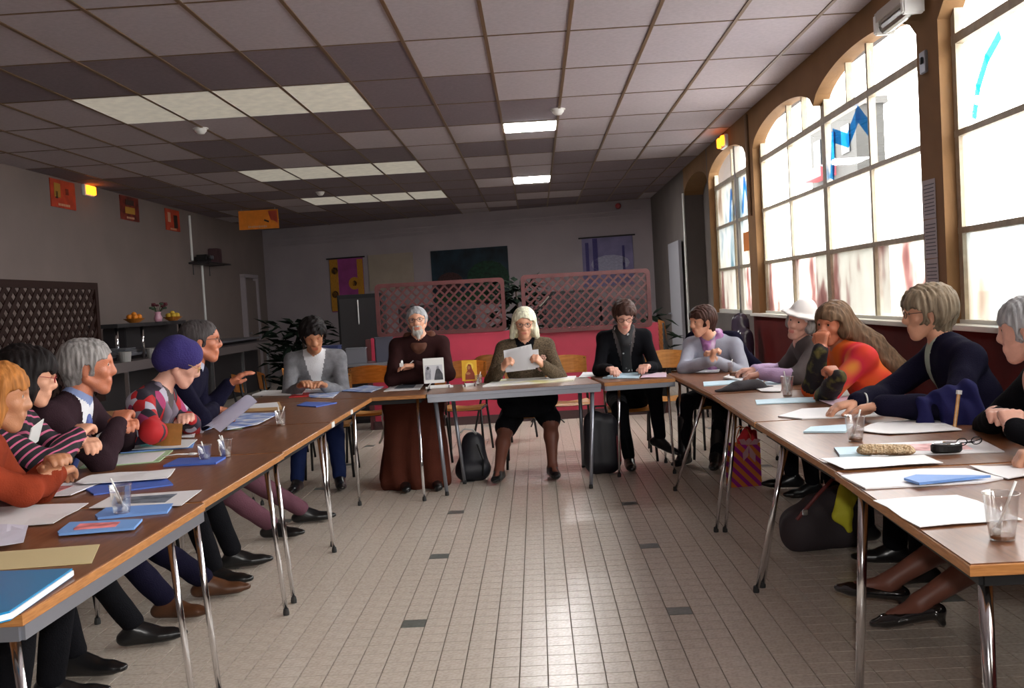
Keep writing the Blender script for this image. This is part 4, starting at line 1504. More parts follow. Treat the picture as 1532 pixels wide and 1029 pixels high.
# dark folded hat on the right far table
hat_p = [cone((1.22, 6.45, .765), (1.40, 6.52, .77), .05, .05, 'a', (0, 0, 1), .45), cone((1.27, 6.47, .78), (1.38, 6.51, .785), .06, .055, 'a', (0, 0, 1), .55), cone((1.13, 6.44, .76), (1.24, 6.45, .765), .022, .04, 'a', (0, 0, 1), .35),
         cone((1.40, 6.52, .76), (1.50, 6.55, .758), .04, .015, 'a', (0, 0, 1), .3)]
o = build_implicit('beret_hat', hat_p, .006, {'a': mat('charcoal_felt', (.035, .03, .035), .9, bump=.4, bscale=150)}, None, (), (1.32, 6.48, .752), ks=(.01, .01, .01))
o.location = (1.32, 6.48, .752)
tag(o, 'charcoal cloth hat lying crumpled on far right table', 'hat')
o = build_implicit('crochet_case', [cone((1.20, 3.77, .772), (1.335, 3.72, .772), .026, .024, 'a', (0, 0, 1), .75), cone((1.20, 3.77, .765), (1.335, 3.72, .765), .028, .027, 'a', (0, 0, 1), .4)], .004,
                   {'a': ramp_mat('beige_crochet', [(.3, (.38, .25, .13)), (.6, (.66, .50, .32))], 'voronoi', 150, .9, bump=.6)}, None, (), (1.27, 3.745, .752), None, None, lambda F, X: F + .0015 * wob(X, 400), ks=(.006,) * 3)
o.location = (1.27, 3.745, .757)
tag(o, 'long beige crocheted case on the red edged sheet', 'case')
t = thing('sunglasses_case', 'round black case with silver lid left open, right table', 'case', (1.48, 3.72, .76), .1)
bm = bmesh.new()
lathe(bm, [(.001, 0), (.05, 0), (.055, .006), (.055, .026), (.05, .03), (.001, .03)], seg=24)
bmesh.ops.scale(bm, vec=(1.05, .7, 1), verts=bm.verts)
mesh_obj('case_body', bm, M_black, t, smooth=False)
bm = bmesh.new()
lathe(bm, [(.036, .031), (.044, .034), (.05, .032)], seg=24)
bmesh.ops.scale(bm, vec=(1.05, .7, 1), verts=bm.verts)
mesh_obj('silver_ring', bm, M_chrome, t)
t = thing('eyeglasses', 'folded dark eyeglasses lying right of the round black case', 'glasses', (1.60, 3.80, .765), .3)
bm = bmesh.new()
for s in (-1, 1):
    tube(bm, [(s * .033 + .024 * math.cos(a), .004, .016 + .014 * math.sin(a)) for a in [2 * PI * k / 12 for k in range(13)]], .002, 5, False)
    tube(bm, [(s * .058, .004, .02), (s * .05, .03, .01), (-s * .05, .035, .004)], .002, 5)
mesh_obj('spectacle_frame', bm, M_black, t)
# brown leather book on the right far table, kraft envelope, propped brochure, held paper
t = thing('book', 'thick brown leather book held open beside clasped hands', 'book', (1.50, 7.35, .752), .25)
mesh_obj('cover', BX((0, 0, .022), (.17, .20, .044), None, .004), mat('brown_leather', (.22, .085, .04), .6, var=.3, vscale=20), t)
mesh_obj('pages', BX((.006, -.002, .022), (.168, .204, .034)), PM['paper'], t)
t = thing('envelope', 'tan kraft envelope propped up before the floral jacket', 'envelope', (-1.93, 5.08, .755), -.25)
bm = bmesh.new()
N = 8
vv = []
for i in range(N + 1):
    u = i / N
    vv.append([bm.verts.new((-.085 + .17 * u, -.02 * math.sin(u * PI) + .03 * zz, .0 + .115 * zz + .008 * math.sin(u * PI) * zz)) for zz in (0, .5, 1)])
for i in range(N):
    for k in range(2):
        bm.faces.new((vv[i][k], vv[i + 1][k], vv[i + 1][k + 1], vv[i][k + 1]))
g = bmesh.ops.solidify(bm, geom=bm.faces[:], thickness=.004)
mesh_obj('paper_body', bm, mat('kraft_paper', (.50, .25, .07), .7, var=.1, vscale=30), t, smooth=False)
mesh_obj('flap', PZ([(-.08, -.002), (.08, -.002), (.08, .002), (-.08, .002)], .108, .118), MATS['kraft_paper'], t).location.y = .03


def curved_sheet(name, label, cat, corners, bend, m=None, group=None, n=8, th=.0015, part='sheet'):
    """corners a,b,c,d world; bend vector applied mid-width"""
    a, b, c, d = [Vector(p) for p in corners]
    org = (a + b + c + d) / 4
    bm = bmesh.new()
    g = []
    for i in range(n + 1):
        u = i / n
        lo, hi = a.lerp(b, u), d.lerp(c, u)
        g.append([bm.verts.new(lo.lerp(hi, k / 6) + Vector(bend) * math.sin(u * PI) - org) for k in range(7)])
    for i in range(n):
        for k in range(6):
            bm.faces.new((g[i][k], g[i + 1][k], g[i + 1][k + 1], g[i][k + 1]))
    bmesh.ops.solidify(bm, geom=bm.faces[:], thickness=th)
    t = thing(name, label, cat, org, 0, group)
    mesh_obj(part, bm, m or PM['paper'], t, smooth=True)
    return t


curved_sheet('brochure', 'rolled white brochure propped up beside the dark sweater man', 'brochure', [(-1.97, 5.66, .765), (-1.80, 5.55, .765), (-1.66, 5.83, .90), (-1.78, 5.92, .915)], (-.01, .03, .03), PM['lilac'], th=.006)

# ================================================================= CHAIRS
def make_chair(label, wood=M_ply, group='wooden school chairs'):
    t = thing('chair', label, 'chair', (0, 0, 0), 0, group)
    bm = bmesh.new()      # seat with front roll, facing -y
    g = []
    for i in range(9):
        x = -.19 + .38 * i / 8
        row = []
        for k in range(9):
            y = -.20 + .39 * k / 8
            z = .455 - .018 * math.cos(x / .19 * PI / 2) * (1 if k > 1 else .4) - (.018 if k == 0 else 0)
            row.append(bm.verts.new((x * (1 - .06 * (k / 8)), y, z)))
        g.append(row)
    for i in range(8):
        for k in range(8):
            bm.faces.new((g[i][k], g[i + 1][k], g[i + 1][k + 1], g[i][k + 1]))
    bmesh.ops.solidify(bm, geom=bm.faces[:], thickness=.012)
    mesh_obj('seat', bm, wood, t, smooth=False)
    bm = bmesh.new()
    g = []
    for i in range(11):
        u = -1 + 2 * i / 10
        row = []
        for k in range(5):
            v = k / 4
            hh = .17 - .02 * u * u
            row.append(bm.verts.new((u * .195, .245 - .045 * u * u + .02 * v, .70 + (v * hh))))
        g.append(row)
    for i in range(10):
        for k in range(4):
            bm.faces.new((g[i][k], g[i + 1][k], g[i + 1][k + 1], g[i][k + 1]))
    bmesh.ops.solidify(bm, geom=bm.faces[:], thickness=.012)
    mesh_obj('backrest', bm, wood, t)
    for s in (-1, 1):
        mesh_obj('back_leg', TB([(s * .205, .30, .01), (s * .185, .18, .45), (s * .185, .225, .72), (s * .18, .235, .84)], .011, 8), M_black, t, smooth=True)
        mesh_obj('front_leg', TB([(s * .20, -.21, .01), (s * .18, -.17, .44), (s * .18, -.1, .447)], .011, 8), M_black, t, smooth=True)
        mesh_obj('side_rail', TB([(s * .18, -.17, .438), (s * .185, .18, .438)], .010, 8), M_black, t, smooth=True)
    mesh_obj('cross_rail', TB([(-.185, .17, .43), (.185, .17, .43)], .009, 8), M_black, t)
    mesh_obj('cross_rail', TB([(-.18, -.15, .43), (.18, -.15, .43)], .009, 8), M_black, t)
    return t


CH = [((-1.62, 9.35), 0.05, 'empty plywood chair behind table, between cardigan and robed men'), ((-.72, 9.35), -.1, 'empty plywood chair just right of the robed man'),
      ((.27, 9.3), 0.08, 'empty plywood chair just right of the white-haired woman'), ((1.17, 9.25), -.1, 'empty plywood chair between the black cardigan and violet scarf women'),
      ((-2.66, 9.5), PI / 2 + .5, 'empty plywood chair at left, leftmost of three by dark sweater man'), ((-2.48, 9.72), PI / 2 + .4, 'empty plywood chair at left, middle of three by dark sweater man'),
      ((-2.30, 9.98), PI / 2 + .3, 'empty plywood chair left of the cardigan man, rightmost of three'),
      ((-.35, 10.2), .9, 'empty plywood chair farther back, legs seen under the centre table')]
proto = None
for (x, y), rz, lab in CH:
    if proto is None:
        proto = make_chair(lab)
        proto.location = (x, y, 0)
        proto.rotation_euler = (0, 0, rz)
    else:
        dup(proto, (x, y, 0), rz, lab)
# chairs people sit on: (pelvis xy, rz, label)
SEATS = [((-2.12, 3.35), PI / 2, 'chair under the orange-haired person, nearest on left'), ((-2.36, 3.98), PI / 2, 'chair under the person in striped sweater'), ((-2.42, 4.58), PI / 2, 'chair under the man in brown suit'),
         ((-2.30, 5.28), PI / 2, 'chair under the person in violet-blue cap'), ((-2.40, 6.05), PI / 2, 'chair under the man in dark sweater'), ((-1.82, 8.52), 0.1, 'chair under the grey cardigan man'),
         ((-1.02, 8.55), 0, 'chair under the robed man'), ((-.11, 8.50), 0, 'chair under the white-haired woman'), ((.74, 8.55), 0, 'chair under the woman in black cardigan'), ((1.50, 8.45), -.35, 'chair under the woman in violet scarf'),
         ((2.14, 6.85), -PI / 2, 'chair under the woman in white hat'), ((2.12, 5.75), -PI / 2, 'chair under the long-haired woman'), ((2.17, 4.78), -PI / 2, 'chair under the woman in navy blazer'),
         ((2.12, 3.75), -PI / 2, 'chair under the grey-haired person at right frame edge'), ((2.12, 2.80), -PI / 2, 'chair of the person whose hand shows at right edge')]
for (x, y), rz, lab in SEATS:
    dup(proto, (x, y, 0), rz, lab, 'occupied chairs')

# ================================================================= THE PEOPLE
F = lambda n, c, **k: mat('cloth_' + n, c, .9, bump=.35, bscale=180, spec=.08, **k)
C_black = F('black', (.006, .006, .008))
C_navy = F('navy', (.008, .007, .020))
C_brownsuit = F('brown_suit', (.030, .015, .020), var=.15)
C_greycard = F('grey_cardigan', (.20, .20, .215), var=.18, vscale=25)
C_robe = F('robe', (.075, .020, .012), var=.1)
C_robetop = F('robe_top', (.028, .010, .010), var=.1)
C_white = F('white_shirt', (.75, .75, .78))
C_rust = F('rust', (.23, .035, .014), var=.2)
C_tweed = F('tweed', (.115, .085, .055), var=.5, vscale=90)
C_lightgrey = F('light_grey', (.36, .37, .44), var=.12)
C_dkred = F('dark_jeans', (.012, .02, .07))
C_stripe = ramp_mat('cloth_striped', [(0, (.006, .005, .008)), (.78, (.006, .005, .008)), (.84, (.50, .10, .20)), (1, (.50, .10, .20))], 'wavez', 11.5, .85, rot=(.0, .75, 0), const=True)
C_floral = ramp_mat('cloth_floral', [(0, (.40, .006, .010)), (.36, (.015, .01, .02)), (.50, (.42, .40, .48)), (.56, (.40, .006, .010)), (.66, (.02, .012, .03)), (.80, (.33, .03, .12))], 'voronoi', 14, .8, const=True, vec_scale=(1, 1, .8))
C_orange = ramp_mat('cloth_orange_red', [(.30, (.80, .15, .015)), (.5, (.75, .05, .015)), (.62, (.66, .015, .045)), (.75, (.75, .30, .03))], 'noise', 4.5, .85, detail=1)
C_knit = ramp_mat('cloth_black_olive_knit', [(.5, (.012, .008, .010)), (.62, (.10, .085, .02)), (.75, (.20, .15, .05))], 'noise', 14, .9, detail=3, bump=.3)
C_dotted = ramp_mat('cloth_dotted', [(0, (.01, .01, .012)), (.8, (.01, .01, .012)), (.86, (.5, .5, .5))], 'voronoi', 60, .8, const=True)
C_mauve = F('mauve_trousers', (.13, .055, .075), var=.1)
C_greybrown = F('grey_brown_vest', (.10, .085, .085), var=.1)
mat('stocking', (.16, .055, .035), .5)
M_shoe = mat('black_shoe', (.008, .008, .009), .28)
M_patent = mat('black_patent', (.006, .006, .007), .08, coat=1.0)
M_sboot = mat('brown_shoe', (.08, .03, .012), .4)
Hm = lambda n, c, **k: ramp_mat('hair_' + n, [(.3, tuple(x * .55 for x in c)), (.7, tuple(min(1, x * 1.25) for x in c))], 'noise', 60, .6, vec_scale=(1, 1, .15), detail=3, bump=.5, spec=.15)
H_orange, H_black, H_grey = Hm('orange', (.42, .16, .04)), Hm('black', (.010, .007, .007)), Hm('grey', (.30, .28, .27))
H_white, H_brown, H_dbrown = Hm('white', (.88, .80, .60)), Hm('brown', (.16, .095, .055)), Hm('dark_brown', (.050, .022, .016))
H_silver, H_dgrey, H_blond = Hm('silver', (.36, .36, .37)), Hm('dark_grey', (.07, .06, .06)), Hm('dark_blond', (.23, .175, .12))
FAIR, TAN, RED, PINK = ('fair', (.66, .33, .21)), ('tan', (.42, .15, .07)), ('ruddy', (.50, .17, .09)), ('pink', (.68, .36, .27))
up3 = np.array([0, 0, 1.0])


def badge(info, l, z, out, w=.085, hh=.055, rot=.4, label='white name badge'):
    """name badge on the chest: l lateral, z along torso below neck base"""
    N, td, tf, lat = info['N'], info['td'], info['tf'], info['lat']
    c = N - td * z + lat * l + tf * out - info['org']
    a, b = Vector(lat * math.cos(rot) + td * math.sin(rot)), Vector(-lat * math.sin(rot) + td * math.cos(rot))
    n = Vector(tf)
    bm = bmesh.new()
    q = []
    for (i, j) in ((-1, -1), (1, -1), (1, 1), (-1, 1)):
        q.append(bm.verts.new(Vector(c) + a * i * w / 2 + b * j * hh / 2))
    f = bm.faces.new(q)
    ex = bmesh.ops.extrude_face_region(bm, geom=[f])
    bmesh.ops.translate(bm, vec=n * .004, verts=[v for v in ex['geom'] if isinstance(v, bmesh.types.BMVert)])
    o = mesh_obj('name_badge', bm, M_white, info['root'])
    o['label'] = label


def soft_part(info, name, prims, m, h=.008, amp=.003, fr=60, label=None, ks=.012):
    o = build_implicit(name, prims, h, {'a': m}, info['root'], (), info['org'], None, None, lambda F_, X: F_ + amp * wob(X, fr), ks=(ks, ks, ks))
    if label:
        o['label'] = label
    return o


PN = lambda *a, **k: person(*a, h=.008, **k)

# 1 orange-haired person, left frame edge
i1 = PN('person with orange hair in rust sweater, arms crossed, at left frame edge', (-2.18, 3.36), (1, .1), (-1.90, 3.45, 1.165), (.9, .45), .12, 0, .98,
            {'L': (-1.80, 3.60, .885), 'R': (-1.84, 3.72, .85)}, {'L': (-1.86, 3.6), 'R': (-1.8, 3.2)}, 1.05, ('tan', (.46, .20, .10)), C_rust, None, C_black, (M_shoe, 'shoe'),
            hair_full(H_orange, -.085, 1.06, .005, 60, .05), .5, elbows={'L': (.7, .5, -.9), 'R': (.8, -.5, -.7)}, hair_mat=H_orange)
# 2 striped sweater
i2 = PN('person with black bob in black sweater with thin pink stripes', (-2.42, 4.00), (1, .05), (-2.09, 4.05, 1.20), (.88, .48), .18, 0, .95,
            {'L': (-1.98, 4.25, .90), 'R': (-1.97, 4.19, .94)}, {'L': (-1.80, 4.25), 'R': (-1.9, 3.9)}, 1.0, FAIR, C_stripe, None, C_black, (M_shoe, 'shoe'),
            hair_full(H_black, -.10, 1.14, .006, 55, .045), .5, elbows={'L': (.6, .7, -.6), 'R': (.7, -.6, -.9)}, glasses=mat('red_spectacle', (.3, .02, .02), .3), hair_mat=H_black)
badge(i2, -.02, .05, .135, .09, .11, .35)
# 3 brown suit man
i3 = PN('grey-haired man in dark brown suit jacket and blue tie, seen in profile', (-2.46, 4.62), (1, .0), (-2.10, 4.62, 1.205), (.93, .34), .02, 0, 1.06,
            {'L': (-2.00, 4.78, .90), 'R': (-1.99, 4.66, .93)}, {'L': (-1.72, 4.95), 'R': (-1.8, 4.62)}, 1.1, RED, C_brownsuit, C_white, C_navy, (M_sboot, 'shoe'),
            hair_cap(H_grey, .006, .066, -.055, .005, 70, 1.02, -.004), .5, vneck=(.055, .30), elbows={'L': (.6, .8, -.9), 'R': (.8, -.5, -1.0)}, hair_mat=H_grey, collar=mat('cloth_blue_collar', (.22, .28, .50), .8))
soft_part(i3, 'tie', [cone(i3['N'] - i3['td'] * .06 + i3['tf'] * .085, i3['N'] - i3['td'] * .09 + i3['tf'] * .10, .02, .018, 'a', i3['tf'], .6), cone(i3['N'] - i3['td'] * .09 + i3['tf'] * .105, i3['N'] - i3['td'] * .30 + i3['tf'] * .128, .016, .03, 'a', i3['tf'], .3)], mat('cloth_blue_tie', (.06, .09, .30), .6), .005, .0, label='blue tie')
badge(i3, .10, .17, .135, .055, .08, .2)
# 4 violet-blue cap, floral jacket
def cap4(root, hp, hs, org, H, l4, f3, u4):
    P = [cone(hp(0, -.035, .048), hp(0, .012, .052), .098 * hs, .092 * hs, 'a'), cone(hp(0, -.06, .005), hp(0, -.02, .02), .088 * hs, .09 * hs, 'a')]
    c = [cone(hp(0, .09, -.035), hp(0, .17, -.02), .072 * hs, .11 * hs, 'a'), cone(hp(0, .03, -.09), hp(0, .03, -.25), .10 * hs, .1 * hs, 'a')]
    o = build_implicit('knitted_cap', P, .006, {'a': mat('violet_blue_knit', (.028, .018, .13), .9, bump=.5, bscale=120)}, root, (), org, None, c, lambda F_, X: F_ + .003 * wob(X, 50), ks=(.01,) * 3)
i4 = PN('person in violet-blue cap and red, black and white floral jacket', (-2.30, 5.28), (1, .05), (-1.93, 5.35, 1.17), (.93, .30), .45, 0, 1.0,
            {'L': (-1.94, 5.45, .86), 'R': (-1.98, 5.16, .83)}, {'L': (-1.75, 5.5), 'R': (-1.75, 5.15)}, 1.08, PINK, C_floral, C_greybrown, C_black, (M_shoe, 'shoe'), None, .4,
            glasses=mat('gold_spectacle', (.5, .35, .12), .3, .8), vneck=(.05, .32), headgear=cap4, elbows={'L': (.4, .7, -.8), 'R': (.7, -.4, -1.0)}, hair_mat=H_grey)
for k in (-1, 1):
    soft_part(i4, 'lapel', [cone(i4['N'] + i4['lat'] * k * .06 + i4['td'] * .01, i4['N'] - i4['td'] * .10 + i4['lat'] * k * .055 + i4['tf'] * .10, .024, .022, 'a'),
                            cone(i4['N'] - i4['td'] * .10 + i4['lat'] * k * .055 + i4['tf'] * .10, i4['N'] - i4['td'] * .32 + i4['lat'] * k * .02 + i4['tf'] * .135, .022, .016, 'a')], mat('cloth_mauve_grey', (.16, .13, .17), .9), .006, .002, label='mauve-grey trim')
# 5 dark sweater man
i5 = person('man in dark navy sweater with light shirt collar, seen in profile', (-2.42, 6.10), (1, .0), (-2.03, 6.00, 1.265), (.95, .28), .0, 0, 1.06,
            {'L': (-1.98, 6.35, .98), 'R': (-1.97, 5.98, .86)}, {'L': (-1.62, 6.62), 'R': (-1.72, 6.2)}, 1.12, RED, C_navy, None, C_mauve, (M_shoe, 'shoe'),
            hair_cap(H_dgrey, .003, .072, -.05, .003, 75, 1.0, -.012), {'L': .25, 'R': .5}, glasses=True, elbows={'L': (.3, .6, -.8), 'R': (.6, -.5, -.8)}, hair_mat=H_dgrey,
            collar=mat('cloth_pale_collar', (.48, .50, .62), .8), hand_dir={'L': (.5, .2, .35), 'R': (.75, .45, -.2)})
# 6 grey cardigan
i6 = person('curly dark-haired man in grey cardigan over white shirt, looking down', (-1.90, 8.52), (.12, -1), (-1.82, 8.12, 1.215), (.30, -1), .42, -.08, 1.10,
            {'L': (-1.72, 7.96, .815), 'R': (-1.90, 7.93, .825)}, {'L': (-1.62, 7.85), 'R': (-1.95, 7.8)}, 1.12, TAN, C_greycard, C_white, C_dkred, (M_shoe, 'shoe'),
            hair_cap(H_black, .012, .066, -.06, .010, 48, 1.06, -.006, side=.006), .45, vneck=(.085, .34), elbows={'L': (.3, .1, -1), 'R': (-.4, .1, -1)}, hair_mat=H_black)
badge(i6, .06, .25, .152, .06, .05, .3)
# 7 robed man
i7 = person('bearded man in dark brown hooded robe and round glasses, arms folded', (-1.05, 8.55), (.06, -1), (-.985, 8.26, 1.285), (.04, -1), -.04, -.07, .98,
            {'L': (-1.00, 8.10, .93), 'R': (-.94, 8.10, .86)}, {'L': (-.84, 7.98), 'R': (-1.08, 7.98)}, 1.10, FAIR, C_robetop, C_robe, C_robe, None,
            hair_cap(H_silver, .004, .064, -.05, .003, 75), .35, glasses=True, elbows={'L': (.9, -.3, -.9), 'R': (-.9, -.3, -.9)}, robe=True, beard=Hm('beard', (.55, .52, .48)),
            hair_mat=H_silver, hand_dir={'L': (-.9, -.2, .05), 'R': (.9, -.2, 0)}, fine_hands=True)
N7 = i7['N']
soft_part(i7, 'cowl', [cone(N7 + i7['lat'] * .10 - i7['tf'] * .02, N7 + i7['lat'] * .03 - i7['td'] * .07 + i7['tf'] * .085, .026, .022, 'a'), cone(N7 - i7['lat'] * .10 - i7['tf'] * .02, N7 - i7['lat'] * .03 - i7['td'] * .07 + i7['tf'] * .085, .026, .022, 'a'),
                       cone(N7 + i7['lat'] * .10 - i7['tf'] * .02, N7 - i7['lat'] * .10 - i7['tf'] * .02, .026, None, 'a'), cone(N7 - i7['td'] * .07 + i7['tf'] * .08, N7 - i7['td'] * .19 + i7['tf'] * .098, .045, .016, 'a', i7['tf'], .45)],
          mat('cloth_cowl', (.10, .032, .016), .85), .007, .003, label='brown cowl')
rb = [cone((-1.05 + k * .1, 8.35, .56), (-1.02 + k * .20, 7.86, .07), .11, .085, 'a') for k in (-1, -.4, .3, .9)] + [cone((-1.05 + k * .12, 8.5, .56), (-1.03 + k * .14, 8.05, .62), .12, .11, 'a') for k in (-1, 1)] + \
     [cone((-1.02 + k * .13, 8.02, .62), (-1.0 + k * .19, 7.70, .06), .10, .075, 'a') for k in (-1, -.5, 0, .5, 1)]
o = build_implicit('robe_skirt', rb, .010, {'a': C_robe}, i7['root'], (), i7['org'], None, None, lambda F_, X: F_ + .012 * np.sin(X[..., 0] * 46 + 1.5 * np.sin(X[..., 2] * 6)) * np.clip(1 - X[..., 2] * 1.3, 0, 1), ks=(.02,) * 3)
for k, (x, y) in enumerate(((-.84, 7.62), (-1.08, 7.60))):
    build_implicit('shoe', [cone((x, y + .06, .04), (x + .03, y - .10, .035), .042, .034, 'a', (0, 0, 1), .8)], .008, {'a': M_shoe}, i7['root'], (), i7['org'], ks=(.01,) * 3)
bm = bmesh.new()
wc = Vector((-1.105, 8.07, .945)) - Vector(i7['org'])
tube(bm, [wc + Vector((0, .028 * math.cos(a), .030 * math.sin(a))) for a in [2 * PI * k / 14 for k in range(15)]], .008, 6, False)
box(bm, wc + Vector((0, -.034, .0)), (.028, .010, .028))
mesh_obj('wristwatch', bm, M_white, i7['root'])
badge(i7, -.055, .19, .18, .10, .065, .75)
mesh_obj('rope_belt', TB([(-.26, -.25, .62), (-.265, -.33, .50), (-.25, -.34, .42), (-.28, -.35, .33), (-.30, -.33, .30)], .008, 8), mat('white_rope', (.7, .66, .58), .9), i7['root'], smooth=True)
# 8 white-haired woman
i8 = person('white-haired woman in brown jacket reading sheets held in both hands', (-.11, 8.52), (.0, -1), (-.105, 8.22, 1.215), (-.02, -1), .16, .03, .97,
            {'L': (.03, 8.02, .885), 'R': (-.30, 8.0, .875)}, {'L': (.06, 7.86), 'R': (-.36, 7.80)}, 1.07, FAIR, C_tweed, C_black, C_black, (M_shoe, 'shoe'),
            hair_full(H_white, -.105, 1.10, .0022, 60, .074, .024), .8, glasses=True, vneck=(.075, .2), elbows={'L': (.55, .1, -1), 'R': (-.55, .1, -1)}, hair_mat=H_white, shin_mat='stocking', knee_out=.25,
            palm={'L': (-.8, .0, .2), 'R': (.8, 0, .2)}, hand_dir={'L': (-.45, -.35, .55), 'R': (.45, -.35, .55)})
soft_part(i8, 'skirt', [cone((-.11, 8.5, .57), (-.11, 8.2, .60), .17, .15, 'a', (0, 0, 1), .8), cone((-.27, 8.2, .60), (.05, 8.2, .60), .09, None, 'a', (0, 0, 1), 1), cone((-.26, 8.12, .52), (.04, 8.12, .52), .06, None, 'a')], C_black, .010, .004, label='black knee-length skirt')
for (l, z) in ((.14, .13), (.12, .22)):
    c = i8['N'] - i8['td'] * z + i8['lat'] * l + i8['tf'] * .115 - i8['org']
    bm = bmesh.new()
    for k in range(7):
        a = 2 * PI * k / 7
        bmesh.ops.create_icosphere(bm, subdivisions=1, radius=.013, matrix=Matrix.Translation(Vector(c) + Vector((.018 * math.cos(a), 0, .018 * math.sin(a)))))
    bmesh.ops.create_icosphere(bm, subdivisions=1, radius=.012, matrix=Matrix.Translation(Vector(c) + Vector((0, -.012, 0))))
    mesh_obj('flower_brooch', bm, mat('brooch_pink', (.50, .28, .22), .6), i8['root'])
curved_sheet('paper_sheet', 'white sheets held up by the white-haired woman', 'paper', [(-.27, 7.955, .845), (-.03, 7.955, .86), (-.055, 8.04, 1.055), (-.28, 8.04, 1.015)], (0, -.012, 0), th=.002)
curved_sheet('paper_sheet', 'second white sheet, corner peeking out behind the held sheets', 'paper', [(-.22, 7.975, .85), (.0, 7.975, .87), (-.0, 8.05, 1.01), (-.23, 8.06, 1.0)], (0, -.012, 0), th=.002)
# 9 black cardigan woman
i9 = person('short dark-haired woman in black cardigan and patterned scarf, looking down', (.74, 8.58), (-.02, -1), (.715, 8.24, 1.235), (-.02, -1), .42, .03, .97,
            {'L': (.86, 8.08, .82), 'R': (.56, 8.02, .82)}, {'L': (.95, 8.18, .22), 'R': (.68, 8.02)}, 1.0, PINK, C_black, C_greybrown, C_black, (M_shoe, 'shoe'),
            hair_cap(H_dbrown, .010, .062, -.065, .006, 55, 1.06, side=.004), .6, glasses=True, vneck=(.09, .4), elbows={'L': (.4, .1, -1), 'R': (-.4, .1, -1)}, hair_mat=H_dbrown,
            footdir={'L': (.75, -.6, -.35), 'R': (0, -1, 0)})
soft_part(i9, 'scarf', [cone(i9['N'] + i9['lat'] * .06 + i9['td'] * .02, i9['N'] - i9['td'] * .08 + i9['tf'] * .10 + i9['lat'] * .01, .03, .03, 'a'), cone(i9['N'] - i9['lat'] * .06 + i9['td'] * .02, i9['N'] - i9['td'] * .08 + i9['tf'] * .10 - i9['lat'] * .01, .03, .03, 'a'),
                        cone(i9['N'] - i9['td'] * .08 + i9['tf'] * .10, i9['N'] - i9['td'] * .38 + i9['tf'] * .13, .035, .045, 'a', i9['tf'], .55)], C_dotted, .007, .003, label='black scarf with white dots')
# 10 violet scarf woman
i10 = person('short brown-haired woman in light grey sweater and violet scarf, looking left', (1.50, 8.46), (-.45, -.9), (1.345, 8.20, 1.155), (-.93, -.36), .12, .0, .98,
             {'L': (1.40, 7.96, .845), 'R': (1.345, 7.92, .85)}, {'L': (1.34, 7.86), 'R': (1.13, 8.10)}, 1.08, FAIR, C_lightgrey, None, C_black, (mat('boot', (.010, .010, .011), .35), 'boot'),
             hair_cap(H_dbrown, .010, .056, -.07, .006, 55, 1.05), .9, elbows={'L': (.6, -.2, -.8), 'R': (-.9, -.2, -.8)}, hair_mat=H_dbrown, hand_dir={'L': (-.45, -.1, .75), 'R': (.3, -.1, .85)},
             palm={'L': (-1, 0, 0), 'R': (1, 0, 0)})
N, td, tf, lat = i10['N'], i10['td'], i10['tf'], i10['lat']
M_scarf = ramp_mat('violet_scarf', [(.35, (.16, .05, .16)), (.55, (.38, .16, .36)), (.7, (.55, .42, .55))], 'noise', 12, .8, vec_scale=(1, 1, .3))
soft_part(i10, 'scarf', [cone(N + lat * .075 + td * .0, N + tf * .085 - td * .05, .034, .034, 'a'), cone(N - lat * .075 + td * .0, N + tf * .085 - td * .05, .034, .034, 'a'), cone(N - tf * .05 + lat * .05, N - tf * .05 - lat * .05, .038, None, 'a'),
                         cone(N + tf * .10 - td * .06, N + tf * .135 - td * .30 + lat * .02, .034, .042, 'a', tf, .5)], M_scarf, .007, .005, 70, label='violet scarf')
soft_part(i10, 'jacket', [cone(N + lat * .17 - td * .05 - tf * .05, N - lat * .17 - td * .05 - tf * .08, .06, .06, 'a', tf, .7), cone(N + lat * .17 - td * .07 - tf * .03, N + lat * .27 - td * .42 + tf * .0, .075, .10, 'a', tf, .6),
                          cone(N - lat * .18 - td * .07 - tf * .06, N - lat * .24 - td * .45 - tf * .06, .06, .08, 'a', tf, .6), cone(N + lat * .2 - td * .2 - tf * .05, N + lat * .42 - td * .42 + tf * .02, .07, .08, 'a', tf, .6)], C_navy, .010, .006, 40, label='dark jacket over the shoulders')
# 11 white hat woman
def hat11(root, hp, hs, org, H, l4, f3, u4):
    P = [cone(hp(0, -.02, .055), hp(0, .01, .06), .094 * hs, .09 * hs, 'a'), cone(hp(0, -.02, .10), hp(0, .0, .10), .075 * hs, .07 * hs, 'a')]
    for k in range(10):
        a, b = PI * 2 * k / 10, PI * 2 * (k + 1) / 10
        P.append(cone(hp(.118 * math.cos(a), -.005 + .135 * math.sin(a), .056), hp(.118 * math.cos(b), -.005 + .135 * math.sin(b), .056), .020 * hs, None, 'a', u4, .35))
        P.append(cone(hp(.10 * math.cos(a), -.005 + .11 * math.sin(a), .062), hp(.10 * math.cos(b), -.005 + .11 * math.sin(b), .062), .020 * hs, None, 'a', u4, .45))
    o = build_implicit('sun_hat', P, .006, {'a': mat('white_cotton', (.85, .82, .80), .9)}, root, (), org, None, [cone(hp(0, 0, -.06), hp(0, 0, .03), .088 * hs, .083 * hs, 'a')], ks=(.007,) * 3)
